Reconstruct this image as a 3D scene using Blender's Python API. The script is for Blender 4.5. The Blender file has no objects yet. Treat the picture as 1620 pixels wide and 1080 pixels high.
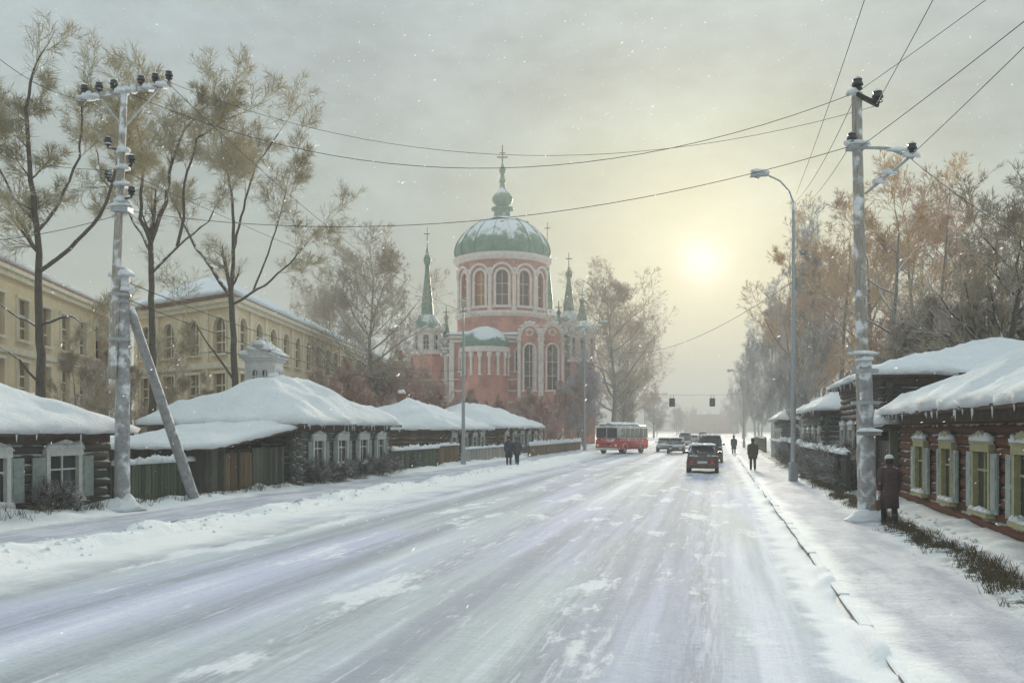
import bpy, bmesh, math, random
import numpy as np
from mathutils import Vector, Matrix, noise

# ---------------------------------------------------------------- camera, sky, sun, exposure
sc = bpy.context.scene
COL = sc.collection
F_PX, HZ, VPX, CAM_H = 1403.0, 680.0, 1135.0, 2.3
TH = math.atan((VPX - 810.0) / F_PX)
SN, CS = math.sin(TH), math.cos(TH)

cam_d = bpy.data.cameras.new('camera')
cam = bpy.data.objects.new('camera', cam_d); COL.objects.link(cam)
cam_d.sensor_width = 36.0
cam_d.lens = 36.0 * F_PX / 1620.0
cam_d.shift_y = (HZ - 540.0) / 1620.0
cam_d.clip_start = 0.1; cam_d.clip_end = 6000
cam.location = (0, 0, CAM_H)
cam.rotation_euler = (math.pi / 2, 0, TH)
sc.camera = cam

SUN_PX, SUN_PY = 1110.0, 415.0
_dx, _dz = (SUN_PX - 810) / F_PX, (HZ - SUN_PY) / F_PX
SUN = Vector((-SN + _dx * CS, CS + _dx * SN, _dz)).normalized()
SUN_EL = math.asin(SUN.z)
SUN_AZ = math.atan2(SUN.x, SUN.y)

world = bpy.data.worlds.new('World'); sc.world = world
world.use_nodes = True
wn, wl = world.node_tree.nodes, world.node_tree.links
for n in list(wn): wn.remove(n)
def WN(t, **k):
    n = wn.new(t)
    for a, v in k.items(): setattr(n, a, v)
    return n
def wmath(op, a, b=None, c=None):
    n = WN('ShaderNodeMath', operation=op)
    for i, v in enumerate((a, b, c)):
        if v is None: continue
        if isinstance(v, (int, float)): n.inputs[i].default_value = v
        else: wl.new(v, n.inputs[i])
    return n.outputs[0]
def wmix(fac, a, b, blend='MIX'):
    n = WN('ShaderNodeMix', data_type='RGBA', blend_type=blend)
    for s, v in ((0, fac), (6, a), (7, b)):
        if isinstance(v, (int, float)): n.inputs[s].default_value = v
        elif isinstance(v, tuple): n.inputs[s].default_value = v + (1,)
        else: wl.new(v, n.inputs[s])
    return n.outputs[2]
out = WN('ShaderNodeOutputWorld'); bg = WN('ShaderNodeBackground')
bg.inputs[1].default_value = 0.1
tc = WN('ShaderNodeTexCoord')
sky = WN('ShaderNodeTexSky', sky_type='NISHITA')
sky.sun_disc = False
sky.sun_elevation = SUN_EL; sky.sun_rotation = SUN_AZ
sky.air_density = 1.0; sky.dust_density = 6.0; sky.ozone_density = 1.0
dot = WN('ShaderNodeVectorMath', operation='DOT_PRODUCT')
wl.new(tc.outputs['Generated'], dot.inputs[0]); dot.inputs[1].default_value = SUN
ang = wmath('ARCCOSINE', wmath('MINIMUM', dot.outputs['Value'], 0.99999))      # angle from the sun
sep = WN('ShaderNodeSeparateXYZ'); wl.new(tc.outputs['Generated'], sep.inputs[0])
# overcast veil: drifting cloud texture
mp = WN('ShaderNodeMapping'); wl.new(tc.outputs['Generated'], mp.inputs[0]); mp.inputs['Scale'].default_value = (2.2, 2.2, 5.0)
mp.inputs['Rotation'].default_value = (0.15, 0.3, 0.4)
nz = WN('ShaderNodeTexNoise'); wl.new(mp.outputs[0], nz.inputs['Vector'])
nz.inputs['Scale'].default_value = 2.0; nz.inputs['Detail'].default_value = 7; nz.inputs['Roughness'].default_value = 0.72
cl = WN('ShaderNodeMapRange'); wl.new(nz.outputs[0], cl.inputs[0])
cl.inputs[1].default_value = 0.3; cl.inputs[2].default_value = 0.7; cl.inputs[3].default_value = 0.70; cl.inputs[4].default_value = 1.30
up = wmath('MAXIMUM', sep.outputs[2], 0.0)
lowc = wmix(wmath('MINIMUM', wmath('MULTIPLY', up, 2.6), 1.0), (0.96, 1.32, 1.18), (0.90, 1.10, 1.17))
veil = wmix(1.0, lowc, cl.outputs[0], 'MULTIPLY')
veil = wmix(1.0, veil, wmath('ADD', 1.0, wmath('MULTIPLY', wmath('MULTIPLY', up, up), 3.4)), 'MULTIPLY')  # overcast brightens to zenith
base = wmix(0.975, sky.outputs[0], veil)
def gauss(sig):
    q = wmath('DIVIDE', ang, sig)
    return wmath('EXPONENT', wmath('MULTIPLY', wmath('MULTIPLY', q, q), -1.0))
def addglow(b, sig, col):
    g = gauss(sig)
    c = wmix(1.0, col, g, 'MULTIPLY')
    return wmix(1.0, b, c, 'ADD')
s1 = addglow(base, math.radians(10.5), (0.58, 0.74, 0.24))
s1 = addglow(s1, math.radians(4.6), (0.78, 0.56, 0.42))
s1 = addglow(s1, math.radians(1.45), (1.9, 1.55, 1.8))
wl.new(s1, bg.inputs[0]); wl.new(bg.outputs[0], out.inputs[0])

sun_d = bpy.data.lights.new('sun', 'SUN'); sun_d.energy = 3.4; sun_d.angle = math.radians(9); sun_d.color = (1.0, 0.90, 0.72)
sun_o = bpy.data.objects.new('sun', sun_d); COL.objects.link(sun_o)
sun_o.rotation_euler = SUN.to_track_quat('Z', 'Y').to_euler()
sun_o.location = SUN * 300

sc.view_settings.view_transform = 'Standard'; sc.view_settings.look = 'None'
sc.view_settings.exposure = 1.45; sc.view_settings.gamma = 1.0; sc.view_settings.use_curve_mapping = False
sc.render.engine = 'CYCLES'
sc.cycles.use_denoising = True
sc.cycles.max_bounces = 5; sc.cycles.diffuse_bounces = 3; sc.cycles.glossy_bounces = 2
sc.cycles.transmission_bounces = 2; sc.cycles.transparent_max_bounces = 6; sc.cycles.volume_bounces = 0
sc.cycles.caustics_reflective = False; sc.cycles.caustics_refractive = False

# ---------------------------------------------------------------- helpers: pixels to places
def W(px, py, d):
    """photo pixel + depth along the view axis -> world point"""
    a = (px - 810) / F_PX
    return Vector((d * (-SN + a * CS), d * (CS + a * SN), CAM_H + d * (HZ - py) / F_PX))
def G(px, d):
    p = W(px, HZ, d); return Vector((p.x, p.y, 0))
def yx(X, px):
    """along-street coordinate of a point at lateral X that shows at pixel column px"""
    d = F_PX * X / (CS * (px - VPX)); return (d + X * SN) / CS
def N3(x, y, z=0.0): return noise.noise(Vector((x, y, z)))
def fbm(x, y, z=0.0, o=3):
    a, s, t = 1.0, 1.0, 0.0
    for _ in range(o):
        t += a * noise.noise(Vector((x * s, y * s, z))); a *= 0.5; s *= 2.1
    return t

# ---------------------------------------------------------------- materials
MATS = {}
def mat(name, col, rough=0.8, var=0.25, scale=6.0, snow=0.0, bump=0.0, col2=None, stretch=(1, 1, 1), spec=0.3, rnd=0.0, metal=0.0, snow_lo=0.35, patch=2.5, coord='Object'):
    if name in MATS: return MATS[name]
    m = bpy.data.materials.new(name); m.use_nodes = True
    n, l = m.node_tree.nodes, m.node_tree.links
    b = n['Principled BSDF']
    b.inputs['Roughness'].default_value = rough; b.inputs['Metallic'].default_value = metal
    b.inputs['Specular IOR Level'].default_value = spec
    t = n.new('ShaderNodeTexCoord'); mp = n.new('ShaderNodeMapping'); mp.inputs['Scale'].default_value = stretch
    l.new(t.outputs[coord], mp.inputs[0])
    if coord == 'Object' and rnd:
        oi = n.new('ShaderNodeObjectInfo'); 
        sc_ = n.new('ShaderNodeMath'); sc_.operation = 'MULTIPLY'; sc_.inputs[1].default_value = 37.0
        l.new(oi.outputs['Random'], sc_.inputs[0]); l.new(sc_.outputs[0], mp.inputs['Location'])
    nz = n.new('ShaderNodeTexNoise'); nz.inputs['Scale'].default_value = scale; nz.inputs['Detail'].default_value = 5
    nz.inputs['Roughness'].default_value = 0.62
    l.new(mp.outputs[0], nz.inputs['Vector'])
    mr = n.new('ShaderNodeMapRange'); mr.inputs[1].default_value = 0.3; mr.inputs[2].default_value = 0.7
    l.new(nz.outputs[0], mr.inputs[0])
    mx = n.new('ShaderNodeMix'); mx.data_type = 'RGBA'
    c2 = col2 if col2 else tuple(c * (1 + var) for c in col)
    c1 = col if col2 else tuple(c * (1 - var) for c in col)
    mx.inputs[6].default_value = (*c1, 1); mx.inputs[7].default_value = (*c2, 1)
    l.new(mr.outputs[0], mx.inputs[0])
    res = mx.outputs[2]
    if rnd:
        oi = n.new('ShaderNodeObjectInfo')
        r2 = n.new('ShaderNodeMapRange'); r2.inputs[3].default_value = 1 - rnd; r2.inputs[4].default_value = 1 + rnd
        l.new(oi.outputs['Random'], r2.inputs[0])
        mm = n.new('ShaderNodeMix'); mm.data_type = 'RGBA'; mm.blend_type = 'MULTIPLY'; mm.inputs[0].default_value = 1
        l.new(res, mm.inputs[6]); l.new(r2.outputs[0], mm.inputs[7]); res = mm.outputs[2]
    if snow > 0:                                    # snow lying on what faces up, in uneven patches
        ge = n.new('ShaderNodeNewGeometry'); sp = n.new('ShaderNodeSeparateXYZ'); l.new(ge.outputs['Normal'], sp.inputs[0])
        n2 = n.new('ShaderNodeTexNoise'); n2.inputs['Scale'].default_value = patch; n2.inputs['Detail'].default_value = 4
        l.new(ge.outputs['Position'], n2.inputs['Vector'])
        ad = n.new('ShaderNodeMath'); ad.operation = 'MULTIPLY_ADD'; ad.inputs[1].default_value = 1.6; 
        l.new(n2.outputs[0], ad.inputs[0])
        off = n.new('ShaderNodeMath'); off.operation = 'SUBTRACT'; off.inputs[1].default_value = 0.8
        l.new(sp.outputs[2], off.inputs[0]); l.new(off.outputs[0], ad.inputs[2])
        s2 = n.new('ShaderNodeMapRange'); s2.inputs[1].default_value = snow_lo; s2.inputs[2].default_value = snow_lo + 0.22
        s2.inputs[4].default_value = snow
        l.new(ad.outputs[0], s2.inputs[0])
        mm = n.new('ShaderNodeMix'); mm.data_type = 'RGBA'; l.new(s2.outputs[0], mm.inputs[0])
        l.new(res, mm.inputs[6]); mm.inputs[7].default_value = (0.8, 0.81, 0.83, 1); res = mm.outputs[2]
    l.new(res, b.inputs['Base Color'])
    if bump:
        bp = n.new('ShaderNodeBump'); bp.inputs['Strength'].default_value = bump; bp.inputs['Distance'].default_value = 0.05
        l.new(nz.outputs[0], bp.inputs['Height']); l.new(bp.outputs[0], b.inputs['Normal'])
    MATS[name] = m
    return m

def snow_mat():
    m = mat('snow', (0.87, 0.88, 0.90), 0.75, 0.03, 3.0, bump=0.5, spec=0.25, coord='Generated')
    n, l = m.node_tree.nodes, m.node_tree.links
    b = n['Principled BSDF']
    ge = n.new('ShaderNodeNewGeometry')
    a = n.new('ShaderNodeTexNoise'); a.inputs['Scale'].default_value = 1.3; a.inputs['Detail'].default_value = 8; a.inputs['Roughness'].default_value = 0.7
    l.new(ge.outputs['Position'], a.inputs['Vector'])
    bp = [x for x in n if x.type == 'BUMP'][0]
    a2 = n.new('ShaderNodeTexNoise'); a2.inputs['Scale'].default_value = 7.0; a2.inputs['Detail'].default_value = 6; a2.inputs['Roughness'].default_value = 0.7
    l.new(ge.outputs['Position'], a2.inputs['Vector'])
    mm = n.new('ShaderNodeMath'); mm.operation = 'MULTIPLY_ADD'; mm.inputs[1].default_value = 0.35; l.new(a2.outputs[0], mm.inputs[0]); l.new(a.outputs[0], mm.inputs[2])
    l.new(mm.outputs[0], bp.inputs['Height']); bp.inputs['Distance'].default_value = 0.3; bp.inputs['Strength'].default_value = 0.75
    return m
SNOW = snow_mat()
M_LOG = mat('dark_log_wood', (0.075, 0.068, 0.058), 0.85, 0.45, 5, snow=0.9, bump=0.4, stretch=(0.6, 6, 6), rnd=0.35, snow_lo=0.62, patch=1.6)
M_LOGRED = mat('red_brown_log_wood', (0.15, 0.062, 0.036), 0.85, 0.45, 5, snow=0.9, bump=0.4, stretch=(0.6, 6, 6), rnd=0.35, snow_lo=0.68, patch=1.6)
M_LOGBR = mat('brown_log_wood', (0.13, 0.085, 0.05), 0.85, 0.4, 5, snow=0.9, bump=0.4, stretch=(0.6, 6, 6), rnd=0.35, snow_lo=0.66, patch=1.6)
M_LOGGR = mat('grey_log_wood', (0.12, 0.125, 0.11), 0.85, 0.4, 5, snow=0.9, bump=0.4, stretch=(0.6, 6, 6), rnd=0.3, snow_lo=0.62, patch=1.6)
M_CORE = mat('wall_chinking', (0.05, 0.042, 0.034), 0.9, 0.3, 8)
M_PLANK = mat('dark_plank_wood', (0.085, 0.085, 0.066), 0.85, 0.4, 4, snow=0.9, bump=0.3, stretch=(8, 8, 0.8), rnd=0.45, snow_lo=0.6, patch=3)
M_PLANKG = mat('green_plank_wood', (0.08, 0.105, 0.07), 0.85, 0.4, 4, snow=0.9, bump=0.3, stretch=(8, 8, 0.8), rnd=0.4, snow_lo=0.62, patch=3)
M_PLANKB = mat('brown_plank_wood', (0.19, 0.13, 0.075), 0.85, 0.35, 4, snow=0.9, bump=0.3, stretch=(8, 8, 0.8), rnd=0.35, snow_lo=0.64, patch=3)
M_PLANKW = mat('pale_plank_wood', (0.42, 0.40, 0.36), 0.85, 0.3, 4, snow=0.9, bump=0.3, stretch=(8, 8, 0.8), rnd=0.3, snow_lo=0.6, patch=3)
M_BOARD = mat('roof_board_wood', (0.10, 0.07, 0.05), 0.85, 0.4, 5, snow=0.9, bump=0.3, snow_lo=0.5)
M_TRIM = mat('white_window_trim', (0.62, 0.61, 0.56), 0.7, 0.15, 8, snow=0.9, snow_lo=0.45)
M_TRIMG = mat('olive_window_trim', (0.36, 0.33, 0.18), 0.7, 0.2, 8, snow=0.9, snow_lo=0.45)
M_SHUT = mat('blue_grey_shutter', (0.30, 0.34, 0.32), 0.7, 0.25, 5, snow=0.8, rnd=0.2, snow_lo=0.6)
M_GLASS = mat('window_glass', (0.035, 0.045, 0.05), 0.12, 0.3, 2, spec=0.6)
M_METAL = mat('grey_galvanised_steel', (0.38, 0.39, 0.40), 0.5, 0.2, 12, snow=0.95, snow_lo=0.5, metal=0.2)
M_CONC = mat('pole_concrete', (0.33, 0.32, 0.32), 0.9, 0.3, 5, snow=0.95, bump=0.4, snow_lo=0.03, patch=3.2)
M_POLEW = mat('weathered_pole_wood', (0.36, 0.32, 0.28), 0.85, 0.35, 5, snow=0.95, bump=0.4, stretch=(5, 5, 0.6), snow_lo=0.02, patch=3.2)
M_INS = mat('dark_insulator', (0.03, 0.032, 0.035), 0.3, 0.2, 10, snow=0.9, snow_lo=0.6)
M_WIRE = mat('wire_black', (0.05, 0.05, 0.05), 0.6, 0.2, 4)

# ---------------------------------------------------------------- helpers: meshes and objects
def mesh_obj(name, me, m, parent=None, smooth=False):
    o = bpy.data.objects.new(name, me); COL.objects.link(o)
    if m is not None and not me.materials: me.materials.append(m)
    if parent is not None: o.parent = parent
    if smooth: me.polygons.foreach_set('use_smooth', [True] * len(me.polygons))
    return o
def thing(name, label, cat, loc=(0, 0, 0), rotz=0.0, group=None):
    o = bpy.data.objects.new(name, None); COL.objects.link(o)
    o.empty_display_size = 0.3
    o.location = loc; o.rotation_euler = (0, 0, rotz)
    return tag(o, label, cat, group)
def tag(o, label, cat, group=None, kind=None):
    if label: o['label'] = label
    if cat: o['category'] = cat
    if group: o['group'] = group
    if kind: o['kind'] = kind
    return o
def struct(o): o['kind'] = 'structure'; return o

class MB:
    def __init__(s): s.v = []; s.f = []
    def add(s, vs, fs):
        b = len(s.v); s.v += [tuple(v) for v in vs]; s.f += [tuple(i + b for i in f) for f in fs]; return s
    def box(s, x0, x1, y0, y1, z0, z1):
        return s.add([(x0, y0, z0), (x1, y0, z0), (x1, y1, z0), (x0, y1, z0), (x0, y0, z1), (x1, y0, z1), (x1, y1, z1), (x0, y1, z1)],
                     [(0, 3, 2, 1), (4, 5, 6, 7), (0, 1, 5, 4), (1, 2, 6, 5), (2, 3, 7, 6), (3, 0, 4, 7)])
    def obox(s, o, u, v, w):
        """box spanned from corner o by three vectors"""
        o, u, v, w = map(Vector, (o, u, v, w))
        return s.add([o, o + u, o + u + v, o + v, o + w, o + u + w, o + u + v + w, o + v + w],
                     [(0, 3, 2, 1), (4, 5, 6, 7), (0, 1, 5, 4), (1, 2, 6, 5), (2, 3, 7, 6), (3, 0, 4, 7)])
    def prism(s, poly, ext):
        """polygon (3-D points) extruded by vector ext"""
        ext = Vector(ext); k = len(poly); P = [Vector(p) for p in poly]
        return s.add(P + [p + ext for p in P], [tuple(range(k))[::-1], tuple(range(k, 2 * k))] + [(i, (i + 1) % k, (i + 1) % k + k, i + k) for i in range(k)])
    def tube(s, pts, rad, n=8, cap=True):
        pts = [Vector(p) for p in pts]
        if isinstance(rad, (int, float)): rad = [rad] * len(pts)
        b = len(s.v); ref = None
        for i, p in enumerate(pts):
            t = (pts[min(i + 1, len(pts) - 1)] - pts[max(i - 1, 0)]).normalized()
            if ref is None: ref = Vector((0, 0, 1)) if abs(t.z) < 0.9 else Vector((1, 0, 0))
            a = t.cross(ref).normalized(); c = t.cross(a).normalized(); ref = -c if False else ref
            for k in range(n):
                q = 2 * math.pi * k / n
                s.v.append(tuple(p + (a * math.cos(q) + c * math.sin(q)) * rad[i]))
        for i in range(len(pts) - 1):
            for k in range(n):
                s.f.append((b + i * n + k, b + (i + 1) * n + k, b + (i + 1) * n + (k + 1) % n, b + i * n + (k + 1) % n))
        if cap:
            s.f.append(tuple(b + k for k in range(n))); s.f.append(tuple(b + (len(pts) - 1) * n + k for k in range(n))[::-1])
        return s
    def lathe(s, prof, n=16, c=(0, 0, 0), a0=0.0, a1=2 * math.pi, ph=0.0):
        b = len(s.v); full = abs(a1 - a0 - 2 * math.pi) < 1e-6; m = n if full else n + 1
        for r, z in prof:
            for k in range(m):
                q = a0 + (a1 - a0) * k / n + ph
                s.v.append((c[0] + r * math.cos(q), c[1] + r * math.sin(q), c[2] + z))
        for i in range(len(prof) - 1):
            for k in range(n):
                k2 = (k + 1) % m
                s.f.append((b + i * m + k, b + i * m + k2, b + (i + 1) * m + k2, b + (i + 1) * m + k))
        return s
    def blob(s, c, rx, ry, rz, seed=0.0, n=8, m=5, flat=True):
        """lump of snow: noisy dome"""
        b = len(s.v); c = Vector(c)
        for i in range(m):
            t = i / (m - 1) * (math.pi / 2)
            for k in range(n):
                q = 2 * math.pi * k / n
                w = 1 + 0.55 * noise.noise(Vector((math.cos(q) * 1.6 + seed, math.sin(q) * 1.6, t * 1.3 + seed)))
                s.v.append((c.x + rx * w * math.cos(q) * math.cos(t), c.y + ry * w * math.sin(q) * math.cos(t), c.z + rz * w * math.sin(t)))
        for i in range(m - 1):
            for k in range(n):
                s.f.append((b + i * n + k, b + i * n + (k + 1) % n, b + (i + 1) * n + (k + 1) % n, b + (i + 1) * n + k))
        s.f.append(tuple(b + (m - 1) * n + k for k in range(n))); s.f.append(tuple(b + k for k in range(n))[::-1])
        return s
    def mesh(s, name='m'):
        me = bpy.data.meshes.new(name); me.from_pydata(s.v, [], s.f); me.update(); return me
    def build(s, name, m, parent=None, smooth=False, bevel=0.0):
        me = s.mesh(name)
        if bevel:
            bm = bmesh.new(); bm.from_mesh(me); bmesh.ops.recalc_face_normals(bm, faces=bm.faces)
            bmesh.ops.bevel(bm, geom=bm.edges[:], offset=bevel, segments=2, affect='EDGES', clamp_overlap=True)
            bm.to_mesh(me); bm.free()
        else:
            bm = bmesh.new(); bm.from_mesh(me); bmesh.ops.recalc_face_normals(bm, faces=bm.faces); bm.to_mesh(me); bm.free()
        return mesh_obj(name, me, m, parent, smooth)

def np_mesh(name, V, Q, smooth=False):
    """numpy verts (n,3) and quads (m,4)"""
    me = bpy.data.meshes.new(name)
    me.vertices.add(len(V)); me.vertices.foreach_set('co', np.ascontiguousarray(V, dtype=np.float32).ravel())
    k = Q.shape[1]
    me.loops.add(Q.size); me.loops.foreach_set('vertex_index', np.ascontiguousarray(Q, dtype=np.int32).ravel())
    me.polygons.add(len(Q)); me.polygons.foreach_set('loop_start', np.arange(0, Q.size, k, dtype=np.int32))
    me.polygons.foreach_set('loop_total', np.full(len(Q), k, dtype=np.int32))
    if smooth: me.polygons.foreach_set('use_smooth', np.ones(len(Q), dtype=bool))
    me.update(calc_edges=True); return me
def seg_mesh(name, segs, ns=3, smooth=False):
    """tapered prisms for an array of segments (p0, p1, r0, r1)"""
    A = np.array(segs, dtype=np.float64)
    P0, P1, R0, R1 = A[:, 0:3], A[:, 3:6], A[:, 6], A[:, 7]
    T = P1 - P0; T /= np.linalg.norm(T, axis=1)[:, None] + 1e-9
    ref = np.where(np.abs(T[:, 2:3]) < 0.9, np.array([[0, 0, 1.0]]), np.array([[1.0, 0, 0]]))
    a = np.cross(T, ref); a /= np.linalg.norm(a, axis=1)[:, None] + 1e-9
    c = np.cross(T, a)
    n = len(A); V = np.zeros((n, 2 * ns, 3))
    for k in range(ns):
        q = 2 * math.pi * k / ns; o = a * math.cos(q) + c * math.sin(q)
        V[:, k] = P0 + o * R0[:, None]; V[:, ns + k] = P1 + o * R1[:, None]
    Q = np.zeros((n, ns, 4), dtype=np.int32); base = (np.arange(n) * 2 * ns)[:, None]
    for k in range(ns):
        k2 = (k + 1) % ns
        Q[:, k] = base + np.array([[k2, k, ns + k, ns + k2]])
    return np_mesh(name, V.reshape(-1, 3), Q.reshape(-1, 4), smooth)
def copy_tree(o, loc, rotz, scale=1.0, label=None):
    """a thing with copies of its parts and sub-parts, sharing mesh data"""
    def cp(x, par):
        c = x.copy(); COL.objects.link(c); c.parent = par
        for ch in x.children: cp(ch, c)
        return c
    r = cp(o, None); r.location = loc; r.rotation_euler = (0, 0, rotz)
    r.scale = (scale,) * 3 if isinstance(scale, (int, float)) else scale
    if label: r['label'] = label
    return r

# ---------------------------------------------------------------- the setting: ground, road, kerb
RX0, RX1 = -11.4, 1.62           # road edges
rng = random.Random(7)
def sstep(a, b, x):
    t = min(1.0, max(0.0, (x - a) / (b - a))); return t * t * (3 - 2 * t)
def ground_z(x, y):
    n1 = fbm(x * 0.55, y * 0.35, 1.0); n2 = fbm(x * 1.7, y * 1.5, 5.0, 2)
    if RX0 + 0.05 < x < RX1 - 0.05: return -0.05
    if x >= RX1 - 0.05:                                  # right pavement, verge, bank under the fences
        z = 0.115 + 0.012 * n2
        z += 0.04 * sstep(1.9, 2.4, x) * max(0, n1)
        z += (0.10 + 0.12 * n1) * sstep(3.3, 3.9, x) * (1 - sstep(4.2, 4.5, x)) * 0.6
        z += (0.10 + 0.10 * n1 + 0.05 * n2) * sstep(4.2, 5.0, x)
    else:                                                # left berm, footway, drifts against the houses
        q = -x
        ed = 0.25 * N3(y * 0.25, 3.3)
        z = 0.09 * sstep(11.4, 11.8 + ed, q)
        z += (0.13 + 0.16 * n1 + 0.05 * n2) * sstep(11.5, 11.9 + ed, q) * (1 - sstep(12.2 + ed, 12.7 + ed, q))
        z += 0.02 * n2
        z += (0.13 + 0.16 * n1 + 0.08 * n2) * sstep(14.9 + 0.5 * N3(y * 0.5, 9.1), 16.4, q)
    far = sstep(60, 160, math.hypot(x, y))
    return max(z, 0.02) * (1 - far) + far * (0.1 + 0.12 * n1)
def spaced(parts):
    r = []
    for a, b, st in parts:
        k = max(1, int(round((b - a) / st))); r += [a + (b - a) * i / k for i in range(k)]
    r.append(parts[-1][1]); return r
def grid_obj(name, xs, ys, fz, m, smooth=True):
    V = np.array([(x, y, fz(x, y)) for y in ys for x in xs]); nx, ny = len(xs), len(ys)
    i = np.arange(nx - 1)[None, :] + (np.arange(ny - 1) * nx)[:, None]; i = i.ravel()
    Q = np.stack([i, i + 1, i + nx + 1, i + nx], axis=1)
    return struct(mesh_obj(name, np_mesh(name, V, Q, smooth), m))

def ground_material(name, road):
    m = bpy.data.materials.new(name); m.use_nodes = True
    n, l = m.node_tree.nodes, m.node_tree.links; b = n['Principled BSDF']
    ge = n.new('ShaderNodeNewGeometry'); pos = ge.outputs['Position']
    def noise_n(scale, detail=6, rough=0.6, stretch=(1, 1, 1)):
        mp = n.new('ShaderNodeMapping'); mp.inputs['Scale'].default_value = stretch; l.new(pos, mp.inputs[0])
        t = n.new('ShaderNodeTexNoise'); t.inputs['Scale'].default_value = scale; t.inputs['Detail'].default_value = detail; t.inputs['Roughness'].default_value = rough
        l.new(mp.outputs[0], t.inputs['Vector']); return t.outputs[0]
    def rng_n(v, a, b_, c=0.0, d=1.0):
        t = n.new('ShaderNodeMapRange'); l.new(v, t.inputs[0]); t.interpolation_type = 'SMOOTHSTEP'
        for i, q in enumerate((a, b_, c, d)): t.inputs[i + 1].default_value = q
        return t.outputs[0]
    def mix(f, a, b_, blend='MIX'):
        t = n.new('ShaderNodeMix'); t.data_type = 'RGBA'; t.blend_type = blend
        for s, v in ((0, f), (6, a), (7, b_)):
            if isinstance(v, (int, float)): t.inputs[s].default_value = v
            elif isinstance(v, tuple): t.inputs[s].default_value = (*v, 1)
            else: l.new(v, t.inputs[s])
        return t.outputs[2]
    def mth(op, a, b_):
        t = n.new('ShaderNodeMath'); t.operation = op
        for i, v in enumerate((a, b_)):
            if isinstance(v, (int, float)): t.inputs[i].default_value = v
            else: l.new(v, t.inputs[i])
        return t.outputs[0]
    fine = noise_n(1.6, 9, 0.72)
    if road:
        # tyre-packed lanes: long streaks along the street, dirty ice, blown fresh snow
        lanes = noise_n(1.0, 3, 0.5, (0.75, 0.018, 1))
        strk = noise_n(1.0, 7, 0.65, (3.2, 0.10, 1))
        tint = noise_n(1.0, 3, 0.5, (0.35, 0.07, 1))
        blow = noise_n(1.0, 7, 0.68, (0.9, 0.28, 1))
        col = mix(rng_n(tint, 0.40, 0.60), (0.52, 0.53, 0.66), (0.51, 0.55, 0.56))
        rz_ = None
        sx = n.new('ShaderNodeSeparateXYZ'); l.new(pos, sx.inputs[0])
        wander = mth('MULTIPLY', mth('SUBTRACT', noise_n(1.0, 2, 0.5, (0.05, 0.03, 1)), 0.5), 1.6)
        xw = mth('ADD', sx.outputs[0], wander)
        for r in RUTS:
            q = mth('DIVIDE', mth('SUBTRACT', xw, r), 0.30); g_ = mth('POWER', 2.718, mth('MULTIPLY', mth('MULTIPLY', q, q), -1.0))
            rz_ = g_ if rz_ is None else mth('ADD', rz_, g_)
        crisp = noise_n(1.0, 9, 0.72, (7.0, 0.45, 1))
        wear = mth('ADD', mth('MULTIPLY', lanes, 0.75), mth('MULTIPLY', strk, 0.35))
        col = mix(rng_n(wear, 0.52, 0.70), col, (0.35, 0.365, 0.42))
        col = mix(rng_n(wear, 0.54, 0.40), col, (0.74, 0.74, 0.82))
        col = mix(mth('MULTIPLY', rz_, rng_n(crisp, 0.40, 0.58, 0.15, 0.8)), col, (0.30, 0.31, 0.35))
        col = mix(rng_n(crisp, 0.55, 0.66, 0.0, 0.55), col, (0.74, 0.74, 0.80))
        col = mix(rng_n(noise_n(9.0, 7, 0.75), 0.56, 0.68, 0.0, 0.4), col, (0.30, 0.295, 0.29))
        col = mix(mth('MULTIPLY', rng_n(blow, 0.55, 0.62), 0.65), col, (0.82, 0.82, 0.85))
        edge = mth('ADD', sx.outputs[0], mth('MULTIPLY', noise_n(0.5, 4), 3.0))
        col = mix(rng_n(edge, -7.6, -9.6), col, (0.82, 0.81, 0.80))       # unswept left edge
        edger = mth('ADD', sx.outputs[0], mth('MULTIPLY', mth('SUBTRACT', noise_n(0.9, 6), 0.5), 1.3))
        col = mix(rng_n(edger, 0.95, 1.25), col, (0.82, 0.82, 0.84))                   # and right edge
        rough = 0.9
        h = mth('ADD', mth('MULTIPLY', crisp, 0.5), mth('ADD', mth('MULTIPLY', fine, 0.6), mth('MULTIPLY', noise_n(9.0, 6, 0.7), 0.25))); dist = 0.07
    else:
        soil = noise_n(2.6, 8, 0.75)
        col = mix(rng_n(noise_n(0.35, 4), 0.35, 0.65), (0.86, 0.87, 0.89), (0.88, 0.87, 0.86))
        sx = n.new('ShaderNodeSeparateXYZ'); l.new(pos, sx.inputs[0]); X = sx.outputs[0]
        wob = mth('ADD', X, mth('MULTIPLY', mth('SUBTRACT', noise_n(0.45, 5), 0.5), 1.1))
        # trodden footways: grey lavender packed snow
        fwr = mth('MULTIPLY', rng_n(wob, 1.75, 2.1), rng_n(wob, 3.7, 3.1))
        fwl = mth('MULTIPLY', rng_n(wob, -15.3, -14.8), rng_n(wob, -12.2, -12.6))
        packed = mix(rng_n(noise_n(1.0, 7, 0.7, (1.4, 0.35, 1)), 0.4, 0.62), (0.38, 0.39, 0.47), (0.60, 0.60, 0.66))
        col = mix(mth('MULTIPLY', mth('MAXIMUM', fwr, fwl), 0.85), col, packed)
        # bare soil strip along the right verge
        strip = mth('MULTIPLY', rng_n(wob, 3.35, 3.75), rng_n(wob, 4.65, 4.3))
        col = mix(mth('MULTIPLY', strip, rng_n(soil, 0.47, 0.56)), col, (0.10, 0.085, 0.058))
        grit = mth('MULTIPLY', mth('MULTIPLY', rng_n(wob, -12.75, -12.5), rng_n(wob, -12.1, -12.35)), rng_n(noise_n(1.0, 6, 0.7, (2.5, 0.5, 1)), 0.50, 0.58))
        col = mix(mth('MULTIPLY', grit, 0.85), col, (0.13, 0.125, 0.13))
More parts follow.
